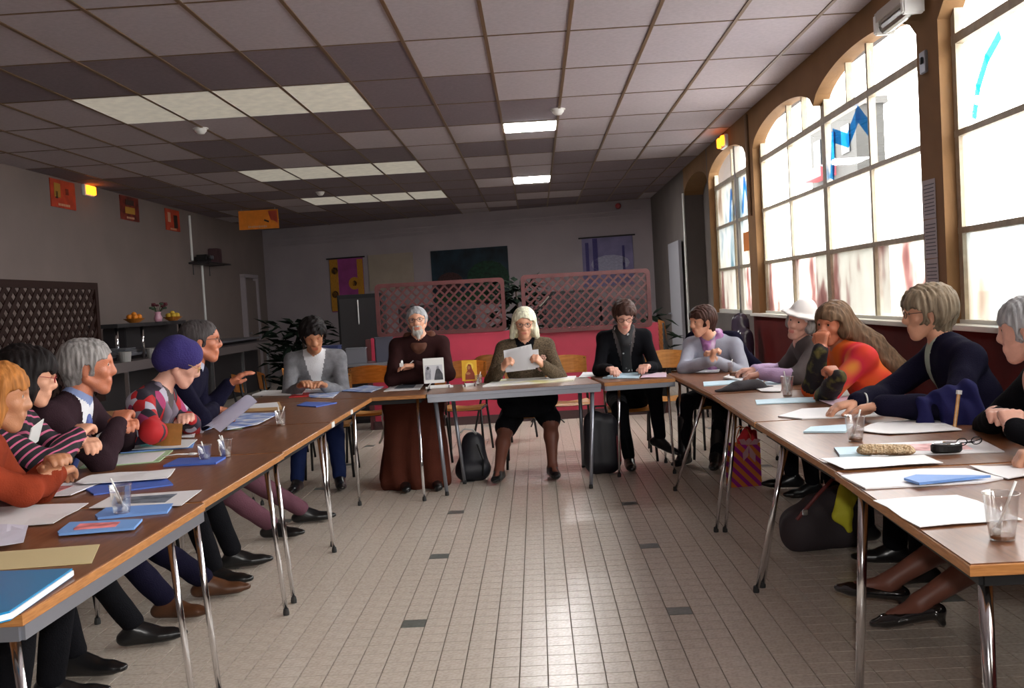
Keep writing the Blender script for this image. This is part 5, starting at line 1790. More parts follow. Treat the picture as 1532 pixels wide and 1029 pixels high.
i11 = person('woman in white brimmed hat leaning forward over the far right table', (2.13, 6.85), (-1, -.05), (1.80, 6.92, 1.15), (-.70, -.75), -.02, .30, .98,
             {'L': (1.50, 6.83, .82), 'R': (1.53, 7.20, .82)}, {'L': (1.75, 6.6), 'R': (1.7, 6.95)}, 1.0, PINK, C_greybrown, None, C_black, (M_shoe, 'shoe'),
             hair_full(H_grey, -.04, .96, .003, 60, .05), .45, headgear=hat11, sleeve_mat='sleeve' if mat('sleeve', (.55, .38, .60), .8, bump=.3) else None, hair_mat=H_grey,
             elbows={'L': (0, -.8, -.5), 'R': (0, .8, -.6)}, hand_dir={'L': (-.9, .2, -.1), 'R': (-.95, .1, .0)})
# 12 long-haired woman, red/orange
def long12(hp, hs):
    P = []
    for k, (dx, dy, dz) in enumerate(((0, 0, 0), (.03, .0, .02), (-.03, -.01, .01))):
        a = hp(.02, -.06, .0)
        P.append(cone(a, a + np.array((.14 + dx, -.05 + dy, -.14 + dz)), .066 * hs, .05 * hs, 'a'))
        P.append(cone(a + np.array((.14 + dx, -.05 + dy, -.14 + dz)), a + np.array((.30 + dx, -.13 + dy, -.31 + dz)), .052 * hs, .026 * hs, 'a'))
    return P
i12 = PN('woman with long brown hair in red and orange sweater, hand on her mouth', (2.06, 5.70), (-1, -.12), (1.715, 5.88, 1.165), (-.80, -.62), .10, .05, .98,
             {'L': (1.60, 5.42, .90), 'R': (1.605, 5.76, 1.035)}, {'L': (1.7, 5.4), 'R': (1.7, 5.8)}, 1.12, ('ruddy', (.55, .22, .13)), C_orange, None, C_black, (M_shoe, 'shoe'),
             hair_full(H_brown, -.06, 1.08, .006, 45, .052, back=.08, extra=long12), 1.0, elbows={'L': (-.9, -.5, -.6), 'R': (-.9, -.6, -1.0)}, hair_mat=H_brown,
             hand_dir={'L': (-.3, .7, .5), 'R': (.1, .1, .9)}, palm={'R': (.5, .6, 0)}, sleeve_mat='knit')
# 13 navy blazer woman
i13 = PN('woman with short greying blond hair in navy blazer, hands on papers', (2.16, 4.76), (-1, .05), (1.935, 5.02, 1.225), (-.97, .22), .06, .0, 1.05,
             {'L': (1.56, 4.66, .83), 'R': (1.53, 4.92, .82)}, {'L': (1.7, 4.6), 'R': (1.7, 4.95)}, 1.22, FAIR, C_navy, F('pale_green_shirt', (.42, .50, .42)), C_black, (M_shoe, 'shoe'),
             hair_cap(H_blond, .016, .058, -.075, .008, 55, 1.07), .3, glasses=True, vneck=(.05, .38), elbows={'L': (-.1, -.8, -.6), 'R': (-.1, .8, -.6)}, hair_mat=H_blond,
             hand_dir={'L': (-.9, .35, -.16), 'R': (-.9, .0, -.18)})
bm = bmesh.new()
hp13 = np.array((1.575, 4.92, .828)) - i13['org']
tube(bm, [Vector(hp13) + Vector((0, .036 * math.cos(a), .032 * math.sin(a))) for a in [2 * PI * k / 16 for k in range(17)]], .004, 6, False)
mesh_obj('bracelet', bm, M_white, i13['root'])
# 14 grey cropped person at the frame edge; crossed ankles below the table
i14 = PN('person with cropped grey hair in black top at right frame edge', (2.17, 3.78), (-1, .0), (1.92, 3.97, 1.175), (-.78, .62), .08, 0, 1.04,
             {'L': (1.70, 3.66, .84), 'R': (1.80, 4.02, .84)}, {'L': (1.40, 3.83, .17), 'R': (1.36, 4.05, .19)}, 1.08, PINK, C_black, None, C_black, (M_patent, 'pump'),
             hair_cap(H_silver, .008, .055, -.06, .004, 60, 1.05), .5, bare=.06, shin_mat='stocking', thigh_end=.35, elbows={'L': (-.7, -.6, -.8), 'R': (-.2, .8, -.6)}, hair_mat=H_silver,
             footdir={'L': (-.85, .45, -.30), 'R': (-.9, .25, .06)}, hand_dir={'L': (.2, .6, .4), 'R': (-.2, -.6, .2)})
# 15 the hand at the right edge
i15 = person('person mostly outside the right edge, only a resting hand visible', (2.14, 2.78), (-1, .1), (1.98, 2.85, 1.20), (-1, .2), .1, 0, .98,
             {'L': (1.75, 2.75, .82), 'R': (1.675, 3.36, .80)}, None, 1.05, FAIR, C_black, None, C_black, (M_shoe, 'shoe'),
             hair_cap(H_brown, .008, .055, -.06, .004, 60, 1.05), .8, elbows={'R': (.1, .4, -.6)}, hair_mat=H_brown, hand_dir={'R': (-.85, .2, -.05), 'L': (-1, .2, -.2)})

# ================================================================= JACKET ON CHAIR, BAGS ON THE FLOOR
o = build_implicit('draped_jacket', [cone((1.72, 4.56, .84), (1.90, 4.52, .90), .030, .035, 'a'), cone((1.72, 4.54, .84), (1.70, 4.50, .70), .030, .035, 'a'), cone((1.80, 4.52, .87), (1.82, 4.45, .55), .040, .05, 'a'), cone((1.90, 4.50, .90), (1.97, 4.44, .55), .035, .05, 'a'),
                                    cone((1.86, 4.48, .80), (1.92, 4.44, .6), .05, .05, 'a')], .007, {'a': mat('royal_navy_fabric', (.016, .016, .075), .85, spec=.1)}, None, (), (1.85, 4.5, 0), None, None, lambda F_, X: F_ + .005 * np.sin(X[..., 0] * 85 + 5 * np.sin(X[..., 2] * 7)) + .010 * wob(X, 30))
o.location = (1.85, 4.5, 0)
tag(o, 'royal blue jacket draped over the chair behind the navy blazer woman', 'jacket')
t = thing('coat_stick', 'thin beige wooden rod leaning behind the blue draped jacket', 'rod', (1.78, 4.35, .70))
mesh_obj('rod', TB([(-.02, 0, .0), (.02, .02, .20)], .008, 8), M_ply, t)
mesh_obj('tip', TB([(.02, .02, .195), (.023, .021, .212)], .013, 8), M_white, t)

# gift bag
t = thing('gift_bag', 'orange and magenta diagonally striped gift bag on floor under right table', 'bag', (1.41, 7.15, 0), .08)
M_bag = ramp_mat('striped_bag', [(0, (.90, .28, .05)), (.5, (.90, .28, .05)), (.55, (.50, .02, .36)), (1, (.50, .02, .36))], 'wavex', 5.5, .5, rot=(0, .75, 0), const=True)
bm = bmesh.new()
vs = []
for (w, d, z) in ((.115, .045, .0), (.115, .045, .31)):
    vs.append([bm.verts.new((x * w, y * d, z)) for x, y in ((-1, -1), (1, -1), (1, 1), (-1, 1))])
for k in range(4):
    bm.faces.new((vs[0][k], vs[0][(k + 1) % 4], vs[1][(k + 1) % 4], vs[1][k]))
bm.faces.new(vs[0][::-1])
bmesh.ops.solidify(bm, geom=bm.faces[:], thickness=.003)
mesh_obj('bag_body', bm, M_bag, t)
for s in (-1, 1):
    mesh_obj('handle', TB([(-.05, s * .043, .29), (-.05, s * .043, .36), (-.03, s * .043, .41), (0, s * .043, .425), (.03, s * .043, .41), (.05, s * .043, .36), (.05, s * .043, .29)], .004, 6), mat('orange_cord', (.5, .16, .06), .6), t)
bm = bmesh.new()
for a, l in ((.4, .09), (2.6, .085), (4.3, .12), (5.0, .13), (1.5, .05)):
    d = Vector((math.cos(a), -.15, math.sin(a)))
    n_ = Vector((-d.z, 0, d.x)).normalized() * .022
    p = Vector((.03, -.055, .30))
    q = [bm.verts.new(v) for v in (p, p + d * l * .6 + n_, p + d * l, p + d * l * .6 - n_)]
    bm.faces.new(q)
bmesh.ops.solidify(bm, geom=bm.faces[:], thickness=.004)
mesh_obj('pink_bow', bm, mat('pink_ribbon', (.75, .45, .50), .5), t)
build_implicit('tissue', [cone((.0, 0, .32), (.04, 0, .40), .04, .025, 'a'), cone((.08, 0, .30), (.09, 0, .38), .03, .02, 'a')], .008, {'a': mat('red_tissue', (.55, .02, .03), .8)}, t, ks=(.01,) * 3)

# dark and yellow rucksack
o = thing('rucksack', 'dark grey and yellow soft bag on floor under the second right table', 'bag', (1.46, 5.35, 0))
build_implicit('bag_body', [cone((-.10, .0, .12), (.14, .06, .13), .125, .115, 'a'), cone((-.02, 0, .20), (.10, .03, .27), .10, .06, 'a'), cone((-.13, -.02, .08), (.14, 0, .08), .09, .08, 'a')], .008, {'a': mat('dark_bag_cloth', (.035, .025, .03), .75)}, o, (), (0, 0, 0), None, None, lambda F_, X: F_ + .008 * wob(X, 30))
build_implicit('yellow_pocket', [cone((.06, -.13, .20), (.12, -.10, .33), .045, .055, 'a', (0, 1, 0), .5), cone((.10, -.13, .12), (.08, -.14, .20), .015, .04, 'a', (0, 1, 0), .5)], .007, {'a': mat('yellow_fabric', (.62, .58, .03), .7)}, o, ks=(.01,) * 3, post=lambda F_, X: F_ + .005 * wob(X, 60))
mesh_obj('strap', TB([(-.16, -.10, .18), (-.05, -.10, .30), (.05, -.06, .38), (.12, .02, .34)], .010, 6), mat('dull_red_strap', (.16, .03, .03), .6), o)
mesh_obj('buckle', BX((-.12, -.115, .22), (.03, .012, .03), None, .003), M_chrome, o)
# black backpack between robed man and white-haired woman
o = thing('backpack', 'black backpack standing on floor right of the robed man', 'bag', (-.57, 7.95, 0))
build_implicit('bag_body', [cone((-.0, 0, .11), (.01, .02, .30), .125, .09, 'a', (0, 1, 0), .75), cone((-.05, -.03, .09), (.06, -.03, .09), .09, .08, 'a')], .009, {'a': mat('black_nylon', (.012, .012, .018), .5)}, o, post=lambda F_, X: F_ + .005 * wob(X, 35))
mesh_obj('handle', TB([(-.09, -.03, .30), (-.10, -.06, .38), (-.05, -.07, .42), (.02, -.05, .41), (.04, -.02, .37)], .008, 8), mat('grey_webbing', (.5, .5, .48), .7), o, smooth=True)
mesh_obj('strap', TB([(.05, -.09, .30), (.09, -.11, .18), (.08, -.10, .05)], .010, 6), M_black, o)
# dark upright bag
o = thing('travel_bag', 'tall black bag standing behind thick grey table leg', 'bag', (.46, 7.95, 0))
build_implicit('bag_body', [cone((-.05, 0, .10), (-.05, 0, .42), .10, .085, 'a', (0, 1, 0), .8), cone((.05, 0, .10), (.05, 0, .40), .10, .08, 'a', (0, 1, 0), .8)], .009, {'a': MATS['black_nylon']}, o, post=lambda F_, X: F_ + .004 * wob(X, 30))
mesh_obj('handle', TB([(-.05, 0, .49), (-.04, -.02, .54), (.04, -.02, .54), (.05, 0, .48)], .009, 8), M_black, o)
mesh_obj('side_pocket', BX((.13, -.03, .20), (.03, .10, .22), None, .01), mat('dark_red_nylon', (.18, .01, .02), .6), o)
# dark plastic bag behind violet scarf woman
o = thing('garment_bag', 'dark wrapped bundle hanging at the far window sill corner', 'bag', (2.22, 11.0, 0))
build_implicit('cloth_body', [cone((-.02, 0, .45), (.0, .05, 1.05), .13, .09, 'a'), cone((0, -.15, .4), (.02, -.05, .9), .10, .08, 'a'), cone((0, 0, .1), (0, 0, .5), .12, .13, 'a')], .012, {'a': mat('dark_plastic_film', (.04, .03, .05), .2)}, o, post=lambda F_, X: F_ + .018 * wob(X, 22))

# ================================================================= TRELLIS SCREENS
M_trel = mat('trellis_dusty_red', (.085, .018, .018), .55, var=.15, vscale=12)
M_treld = mat('trellis_dark_brown', (.018, .006, .004), .6, spec=.2)


def trellis(name, label, W, Hh, m, loc, rz, step, sw, fr=.045, z0=0.0, group=None, rounded=True):
    t = thing(name, label, 'trellis', loc, rz, group)
    bm = bmesh.new()
    r = .05 if rounded else .004
    path = []
    for (cx_, cz, a0) in ((W / 2 - r, z0 + r, -90), (W / 2 - r, z0 + Hh - r, 0), (-W / 2 + r, z0 + Hh - r, 90), (-W / 2 + r, z0 + r, 180)):
        for k in range(4):
            a = math.radians(a0 + 30 * k)
            path.append((cx_ + r * math.cos(a), cz + r * math.sin(a)))
    n = len(path)
    cxs, czs = 0, z0 + Hh / 2
    inn = [(x * (1 - 2 * fr / W), czs + (z - czs) * (1 - 2 * fr / Hh)) for x, z in path]
    for y in (-.02, .02):
        pass
    V = [[bm.verts.new((p[0], y, p[1])) for p in q] for q in (path, inn) for y in (-.02, .02)]
    for i in range(n):
        j = (i + 1) % n
        bm.faces.new((V[0][i], V[0][j], V[2][j], V[2][i]))
        bm.faces.new((V[1][i], V[3][i], V[3][j], V[1][j]))
        bm.faces.new((V[0][i], V[1][i], V[1][j], V[0][j]))
        bm.faces.new((V[2][i], V[2][j], V[3][j], V[3][i]))
    mesh_obj('frame', bm, m, t)
    x0, x1, za, zb = -W / 2 + fr * .6, W / 2 - fr * .6, z0 + fr * .6, z0 + Hh - fr * .6
    for s, yy in ((1, -.006), (-1, .006)):
        c = -((x1 - x0) + (zb - za))
        lim = (x1 - x0) + (zb - za)
        k = x0 - (zb - za) + step * .5
        while k < x1:
            # line x = k + (z - za) (s=1), mirrored for s=-1
            t0, t1 = max(0, x0 - k), min(zb - za, x1 - k)
            if t1 - t0 > .04:
                a = Vector((s * (k + t0), yy, za + t0))
                b = Vector((s * (k + t1), yy, za + t1))
                d = b - a
                R = Matrix.Rotation(-math.atan2(d.z, d.x), 4, 'Y')
                mesh_obj('slat', BX((a + b) / 2, (d.length, .009, sw), R), m, t)
            k += step
    return t


PY = 11.65
trellis('trellis', 'dusty red lattice screen panel behind the robed man, left of two', 1.50, .62, M_trel, (-1.105, PY, 0), math.radians(2.5), .108, .022, z0=1.07, group='lattice panels on the red partition')
trellis('trellis', 'dusty red lattice screen panel on right, behind white-haired and cardigan women', 1.50, .68, M_trel, (.585, PY, 0), math.radians(4), .108, .022, z0=1.02, group='lattice panels on the red partition')
t = thing('partition', 'low crimson painted partition under the two lattice panels', 'partition', (-.25, PY + .06, 0), math.radians(3))
M_crim = mat('crimson_paint', (.40, .022, .055), .5, var=.08, vscale=4)
for k in range(2):
    mesh_obj('panel', BX((-.86 + 1.72 * k, 0, .56), (1.66, .05, 1.02), None, .006), M_crim, t)
for x in (-1.72, 0.0, 1.70):
    mesh_obj('post', BX((x, 0, .53), (.06, .06, 1.06), None, .006), M_trel, t)
mesh_obj('skirting', BX((0, -.035, .05), (3.4, .02, .1)), mat('dark_base', (.05, .02, .02), .6), t)
t2 = trellis('trellis', 'dark brown lattice screen standing along the left side', 3.6, 1.32, M_treld, (-4.9, 9.35, 0), PI / 2, .155, .048, .075, z0=.55, rounded=False)
for s in (-1.5, 1.5):
    mesh_obj('foot', BX((s, 0, .29), (.06, .40, .58) if False else (.06, .05, .58)), M_treld, t2)
    mesh_obj('foot', BX((s, 0, .03), (.06, .5, .06)), M_treld, t2)

# ================================================================= SERVING COUNTER, left
t = thing('serving_counter', 'long dark cafeteria counter with grey tray rail along left wall', 'counter', (-5.2, 15.2, 0))
M_rail = mat('taupe_laminate', (.11, .09, .09), .5)
M_dark = mat('dark_counter', (.015, .013, .015), .5)
mesh_obj('tray_rail', BX((.12, 0, .88), (.34, 7.4, .12), None, .005), M_rail, t)
mesh_obj('counter_body', BX((-.42, 0, .50), (.62, 7.4, .98), None, .01), M_dark, t)
mesh_obj('counter_top', BX((-.35, .0, 1.0), (.76, 7.4, .03), None, .005), M_steel, t)
for y in (-3.2, -1.6, 0, 1.6, 3.2):
    mesh_obj('leg', BX((.22, y, .41), (.045, .03, .82)), M_chrome, t)
mesh_obj('sneeze_shelf', BX((-.10, -1.9, 1.375), (.42, 2.4, .05), None, .004), M_dark, t)
mesh_obj('shelf_box', BX((-.30, -1.3, 1.20), (.30, 1.9, .30), None, .01), M_dark, t)
for y in (-3.0, -2.2, -.8):
    mesh_obj('post', TB([(.05, y, .94), (.05, y, 1.36)], .022, 10), M_chrome, t, smooth=True)
for i, (x, y) in enumerate(((-4.93, 12.3), (-4.9, 11.4))):
    o = thing('tray_stack', ['stack of grey trays at front end of the counter', 'small stack of grey trays nearest on the tray rail'][i], 'tray', (x - .25, y, 1.018 if i == 0 else 1.018))
    for k in range(4):
        mesh_obj('tray', BX((0, 0, .012 + k * .02), (.30, .40, .014), .03 * k, .004), M_steel, o)
for i, (x, y) in enumerate(((-5.02, 11.9), (-5.02, 12.75))):
    o = thing('cutlery_tub', ['pale cutlery tub on the counter, nearer of the two', 'pale cutlery tub on the counter by the chrome post'][i], 'tub', (x + .08, y, .942))
    bm = bmesh.new()
    lathe(bm, [(.001, 0), (.06, 0), (.075, .11), (.078, .12), (.07, .12), (.055, .01)], seg=16)
    mesh_obj('tub_wall', bm, mat('pale_grey_plastic', (.30, .29, .28), .5), o)
# fruit bowls and vase on the shelf
SZ = 1.402
for i, (x, y, lab) in enumerate(((-5.14, 12.75, 'shallow bowl heaped with oranges on the counter shelf'), (-5.08, 13.95, 'bowl of yellow fruit right of the flower vase on shelf'))):
    o = thing('fruit_bowl', lab, 'bowl', (x, y, SZ))
    bm = bmesh.new()
    lathe(bm, [(.001, 0), (.06, 0), (.13, .05), (.135, .055), (.12, .05), (.05, .01)], seg=20)
    mesh_obj('bowl_shell', bm, mat('amber_bowl', (.40, .14, .02), .4), o)
    for k in range(7):
        a = k * 1.05
        rr = .065 if k else 0
        f = thing('orange' if i == 0 else 'lemon', ['orange fruit heaped in the bowl on counter shelf left of the vase', 'yellow fruit in the bowl right of the vase'][i], 'fruit', (x + rr * math.cos(a), y + rr * math.sin(a), SZ + .075 + (0.03 if k == 0 else 0)), 0, ['oranges in the bowl', 'yellow fruit in the bowl'][i])
        bm = bmesh.new()
        bmesh.ops.create_icosphere(bm, subdivisions=2, radius=.036)
        mesh_obj('fruit_skin', bm, mat('orange_peel', (.70, .22, .01), .5) if i == 0 else mat('yellow_peel', (.65, .42, .04), .5), f, smooth=True)
o = thing('flower_vase', 'pink vase with dark red and green flowers on the counter shelf', 'vase', (-5.06, 13.35, SZ))
bm = bmesh.new()
lathe(bm, [(.001, 0), (.045, 0), (.055, .05), (.035, .10), (.045, .13), (.035, .13), (.03, .10)], seg=18)
mesh_obj('vase_body', bm, mat('pink_ceramic', (.55, .28, .36), .3), o, smooth=True)
rr = random.Random(2)
for k in range(14):
    a, r_ = rr.uniform(0, 6.28), rr.uniform(.03, .12)
    top_ = Vector((r_ * math.cos(a), r_ * math.sin(a), .17 + rr.uniform(0, .09)))
    mesh_obj('stem', TB([(0, 0, .10), top_], .003, 5), mat('stem_green', (.03, .07, .02), .6), o)
    bm = bmesh.new()
    for q in range(6):
        b_ = q * PI / 3
        bmesh.ops.create_icosphere(bm, subdivisions=1, radius=.016, matrix=Matrix.Translation(top_ + Vector((.015 * math.cos(b_), .015 * math.sin(b_), 0))))
    mesh_obj('bloom', bm, mat('bloom_dark_red', (.10, .01, .02), .6) if k % 3 else mat('leaf_green', (.03, .06, .03), .6), o)

# wall shelf with device, posters, hanging sign, lamps
t = thing('wall_shelf', 'dark wall shelf high on the left wall near the back', 'shelf', (XL, 18.3, 2.40))
mesh_obj('board', BX((.18, 0, 0), (.36, 1.3, .03)), M_dark, t)
for s in (-.45, .45):
    mesh_obj('bracket', TB([(.01, s, -.2), (.01, s, -.015), (.3, s, -.015)], .01, 6), M_dark, t)
o = thing('projector', 'dark rounded projector on the wall shelf', 'projector', (XL + .18, 17.95, 2.415))
mesh_obj('housing', BX((0, 0, .07), (.26, .32, .13), None, .04), M_black, o)
bm = bmesh.new()
lathe(bm, [(.001, .0), (.035, 0), (.035, .05), (.001, .05)], seg=16)
l_ = mesh_obj('projector_lens', bm, M_steel, o)
l_.rotation_euler = (0, PI / 2, 0)
l_.location = (.12, 0, .08)
tag(mesh_obj('loudspeaker', BX((XL + .10, 18.85, 2.56), (.18, .26, .30), None, .01), mat('dull_red_box', (.07, .03, .035), .6)), 'dark reddish box standing at right end of the wall shelf', 'box')


def poster(label, y, z, w, hh, base, splash, rot=-.02):
    t = thing('poster', label, 'poster', (XL + .012, y, z), rot, 'orange posters on the left wall')
    mesh_obj('sheet', BX((0, 0, 0), (.012, w, hh)), base, t)
    for (dy, dz, sy, sz, m) in splash:
        mesh_obj('print', BX((.008, dy, dz), (.004, sy, sz), Matrix.Rotation(.15 * dy, 4, 'X')), m, t)


M_po = mat('poster_orange_red', (.46, .045, .015), .6, var=.25, vscale=6)
M_pm = mat('poster_maroon', (.16, .02, .012), .6, var=.6, vscale=9)
M_yel = mat('poster_yellow', (.42, .22, .03), .6)
M_cream = mat('poster_cream', (.60, .35, .22), .6)
M_dk = mat('poster_dark', (.035, .02, .015), .6)
bars = lambda z, n, w: [(-w + 2 * w * (k + .5) / n, z, w * 1.3 / n, .03, M_cream) for k in range(n)]
poster('orange-red poster nearest on left wall with yellow figure and pale lettering', 13.02, 3.12, .66, .36, M_po, [(-.16, .04, .16, .18, M_yel), (-.18, -.02, .06, .09, M_dk), (.10, .04, .08, .08, M_pm)] + bars(-.14, 7, .16))
poster('dark maroon poster, middle of the three on left wall', 15.17, 3.13, .66, .36, M_pm, [(0, -.03, .34, .10, M_yel), (.0, .09, .3, .08, M_dk)] + bars(-.14, 5, .14))
poster('orange and dark poster, farthest of the three on left wall', 16.97, 3.10, .62, .36, M_po, [(.12, -.02, .16, .22, M_dk), (-.16, .04, .12, .16, M_cream)] + bars(-.15, 5, .14))
t = thing('hanging_sign', 'bright orange sign with pink and dark motif hanging from ceiling at back left', 'sign', (-4.88, 18.0, 3.125), .04)
mesh_obj('board', BX((0, 0, 0), (.71, .012, .34)), mat('sign_orange', (.75, .22, .015), .6, var=.12, vscale=8), t)
bm = bmesh.new()
for (a, b, c) in (((.17, .14), (.33, .15), (.30, -.03)), ((.17, .14), (.22, -.02), (.30, -.03)), ((.20, .02), (.33, .15), (.34, -.08))):
    f = bm.faces.new([bm.verts.new((p[0], -.008, p[1])) for p in (a, b, c)])
bmesh.ops.solidify(bm, geom=bm.faces[:], thickness=.002)
mesh_obj('flower_print', bm, mat('sign_pink', (.65, .10, .06), .6), t)
mesh_obj('print', BX((.14, -.008, -.03), (.09, .003, .03), Matrix.Rotation(.4, 4, 'Y')), M_dk, t)
for k in range(11):
    mesh_obj('letter', BX((-.18 + .031 * k, -.008, -.125), (.02, .003, .028 if k % 3 else .04)), M_cream, t)
for s in (-.3, .3):
    mesh_obj('string', TB([(s, 0, .17), (s, 0, .205)], .003, 5), M_white, t)
M_amb = mat('amber_glow', (1, .3, .02), .4, emit=(1, .22, .01), estr=2.2)
for (x, y, z, s, lab) in ((XL + .06, 13.75, 3.25, 1, 'small glowing orange emergency lamp high on left wall'), (XR - .06, 12.4, 3.20, -1, 'glowing orange emergency lamp above the far arched window')):
    t = thing('emergency_lamp', lab, 'lamp', (x, y, z))
    mesh_obj('lamp_body', BX((-s * .035, 0, 0), (.05, .30, .15), None, .008), M_white, t)
    for q in (-1, 1):
        mesh_obj('lamp_lens', BX((s * .005, q * (.07 if s > 0 else .11), 0), (.05, .10 if s > 0 else .08, .12), None, .01), M_amb, t)

# right wall fittings
t = thing('strip_light', 'white wall-mounted strip light above the right arched windows', 'light', (XR - .09, 6.35, 3.04))
mesh_obj('fixture_body', BX((0, 0, .04), (.12, .52, .09), None, .015), mat('pale_plastic', (.45, .42, .38), .5), t)
mesh_obj('fixture_diffuser', TB([(0, -.22, -.02), (0, .22, -.02)], .045, 12), mat('smoky_diffuser', (.16, .16, .13), .2), t)
for s in (-1, 1):
    mesh_obj('end_cap', BX((0, s * .24, .0), (.13, .05, .13), None, .01), M_white, t)
t = thing('paper_sheet', 'printed list sheets taped down the pier between right windows', 'paper', (XR - .004, 6.19, 0))
for k in range(3):
    mesh_obj('sheet', BX((0, 0, 1.40 + .24 * k), (.003, .19, .235), Matrix.Rotation(.015 * (k - 1), 4, 'X')), mat('list_paper', (.42, .38, .40), .7), t)
    for q in range(9):
        mesh_obj('text_line', BX((-.003, -.01 + .01 * (q % 2), 1.31 + .24 * k + q * .022), (.002, .15, .006)), mat('ink_grey', (.10, .09, .11), .7), t)
t = thing('wall_switch', 'small grey junction box on the pier right of big window', 'switch', (XR - .01, 6.18, 2.70))
mesh_obj('cover_plate', BX((0, 0, 0), (.02, .09, .13), None, .004), M_steel, t)
mesh_obj('knob', BX((-.014, 0, .01), (.012, .03, .04), None, .003), M_black, t)
t = thing('wall_poster', 'faded red and black poster in the grey arched niche', 'poster', (XR + .29, 15.0, 1.75))
mesh_obj('sheet', BX((0, 0, 0), (.01, .5, 1.3)), mat('niche_black', (.03, .02, .02), .7, var=.6, vscale=3), t)
mesh_obj('print', BX((-.008, 0, .35), (.005, .36, .42), .0), mat('niche_red', (.35, .02, .02), .7, var=.5, vscale=5), t)
tag(mesh_obj('sticker', BX((GX - .02, 11.85, 1.95), (.004, .36, .22)), mat('orange_sticker', (.85, .25, .03), .6)), 'orange notice sticker on far arched window glass', 'sticker')
tag(mesh_obj('sticker', BX((GX - .02, 11.60, 1.35), (.004, .20, .12)), mat('red_sticker', (.55, .02, .03), .6)), 'red sticker low on far arched window glass', 'sticker')

# ================================================================= BACK WALL
def hung(name, label, cat, x, z, w, hh, m, extras=(), off=.02, bar=None):
    p = on_back(x, z, off)
    t = thing(name, label, cat, p, BANG)
    mesh_obj('sheet' if cat != 'painting' else 'canvas', BX((0, 0, 0), (w, .02, hh)), m, t)
    for e in extras:
        nm, dx, dz, sx, sz, mm = e[:6]
        bm = bmesh.new()
        lathe(bm, [(.001, 0), (1, 0), (1, 1), (.001, 1)], seg=14) if nm in ('flower', 'bush') else box(bm, (0, 0, .5), (2, 2, 1))
        o = mesh_obj(nm, bm, mm, t, (dx, -.011, dz))
        o.rotation_euler = (PI / 2, 0, e[6] if len(e) > 6 else 0)
        o.scale = (sx / 2, sz / 2, .004)
    if bar:
        mesh_obj('rod', TB([(-w / 2 - .06, -.02, hh / 2), (w / 2 + .06, -.02, hh / 2)], .015, 8), M_dark, t)
    return t


m_mag = mat('banner_magenta', (.28, .05, .20), .8, var=.2, vscale=4)
m_or = mat('banner_orange', (.48, .22, .02), .8, var=.2, vscale=9)
m_dot = mat('banner_dot', (.03, .015, .02), .8)
hung('banner', 'magenta cloth banner with orange flowers hanging on back wall at left', 'banner', -4.12, 1.98, .80, 1.18, m_mag,
     [('strip', -.30, 0, .20, 1.14, m_or), ('strip', .33, .12, .14, .85, m_or), ('flower', .18, .02, .28, .28, m_or), ('flower', .18, .02, .12, .12, m_dot), ('flower', -.28, .32, .16, .16, m_dot), ('flower', -.3, -.2, .16, .16, m_dot), ('flower', .12, -.38, .30, .24, m_or)], bar=1)
hung('wall_cloth', 'plain pale beige cloth on back wall right of the magenta banner', 'banner', -3.1, 2.2, 1.05, .78, mat('beige_cloth', (.38, .32, .26), .9, var=.08, vscale=3))
hung('painting', 'large dark green and blue landscape painting on back wall', 'painting', -1.36, 1.98, 1.72, 1.2, mat('painting_dark', (.008, .022, .035), .5, var=.7, vscale=3),
     [('bush', .40, -.05, .95, .75, mat('painting_green', (.006, .035, .018), .5, var=.6, vscale=6)), ('bush', -.45, -.1, .6, .45, mat('painting_brown', (.05, .02, .02), .5, var=.6, vscale=9)), ('strip', 0, -.45, 1.6, .22, mat('painting_grass', (.012, .05, .02), .5, var=.5, vscale=8))])
hung('banner', 'blue-violet watercolour banner hanging on back wall at right', 'banner', 1.52, 2.12, 1.05, 1.0, mat('banner_violet', (.20, .18, .33), .8, var=.25, vscale=3),
     [('strip', -.25, .1, .10, .75, mat('banner_dkviolet', (.06, .05, .18), .8, var=.3)), ('strip', -.42, .1, .07, .6, MATS['banner_dkviolet']), ('flower', .05, -.05, .8, .35, mat('banner_pale', (.34, .34, .46), .8, var=.2)), ('strip', .33, .0, .05, .6, MATS['banner_dkviolet'])], bar=1)
p = on_back(1.78, 3.22, .03)
t = thing('fire_bell', 'small red fire bell near top right of back wall', 'alarm', p, BANG)
bm = bmesh.new()
lathe(bm, [(.001, .05), (.05, .045), (.06, 0)], seg=16)
o = mesh_obj('bell', bm, mat('alarm_red', (.35, .01, .01), .4), t)
o.rotation_euler = (PI / 2, 0, 0)

# ---- dark piano / music things and plants behind the screens
t = thing('upright_cabinet', 'tall black cabinet standing left of the lattice panels', 'cabinet', (-2.18, 12.6, 0), .05)
mesh_obj('cabinet_body', BX((0, 0, .80), (.55, .5, 1.6), None, .01), M_black, t)
mesh_obj('door', BX((0, -.255, .8), (.50, .015, 1.5), None, .004), M_dark, t)
mesh_obj('door_edge', BX((-.02, -.268, 1.38), (.012, .012, .30)), M_white, t)


for k, (x, w, hh, lab) in enumerate(((-1.25, .95, 1.42, 'black wheeled cupboard behind the left lattice panel'), (.42, .70, 1.50, 'black cupboard behind left half of the right lattice panel'), (1.08, .55, 1.36, 'lower black cupboard behind right end of the right lattice panel'))):
    t = thing('cupboard', lab, 'cupboard', (x, 12.75, 0), .03)
    mesh_obj('cupboard_body', BX((0, 0, hh / 2 + .04), (w, .45, hh - .08), None, .01), M_black, t)
    for s in (-1, 1):
        d_ = mesh_obj('door', BX((s * w / 4, -.232, hh / 2 + .04), (w / 2 - .02, .015, hh - .14), None, .003), M_dark, t)
        mesh_obj('door_knob', BX((s * .03, -.25, hh * .6), (.015, .02, .06), None, .004), M_chrome, d_)


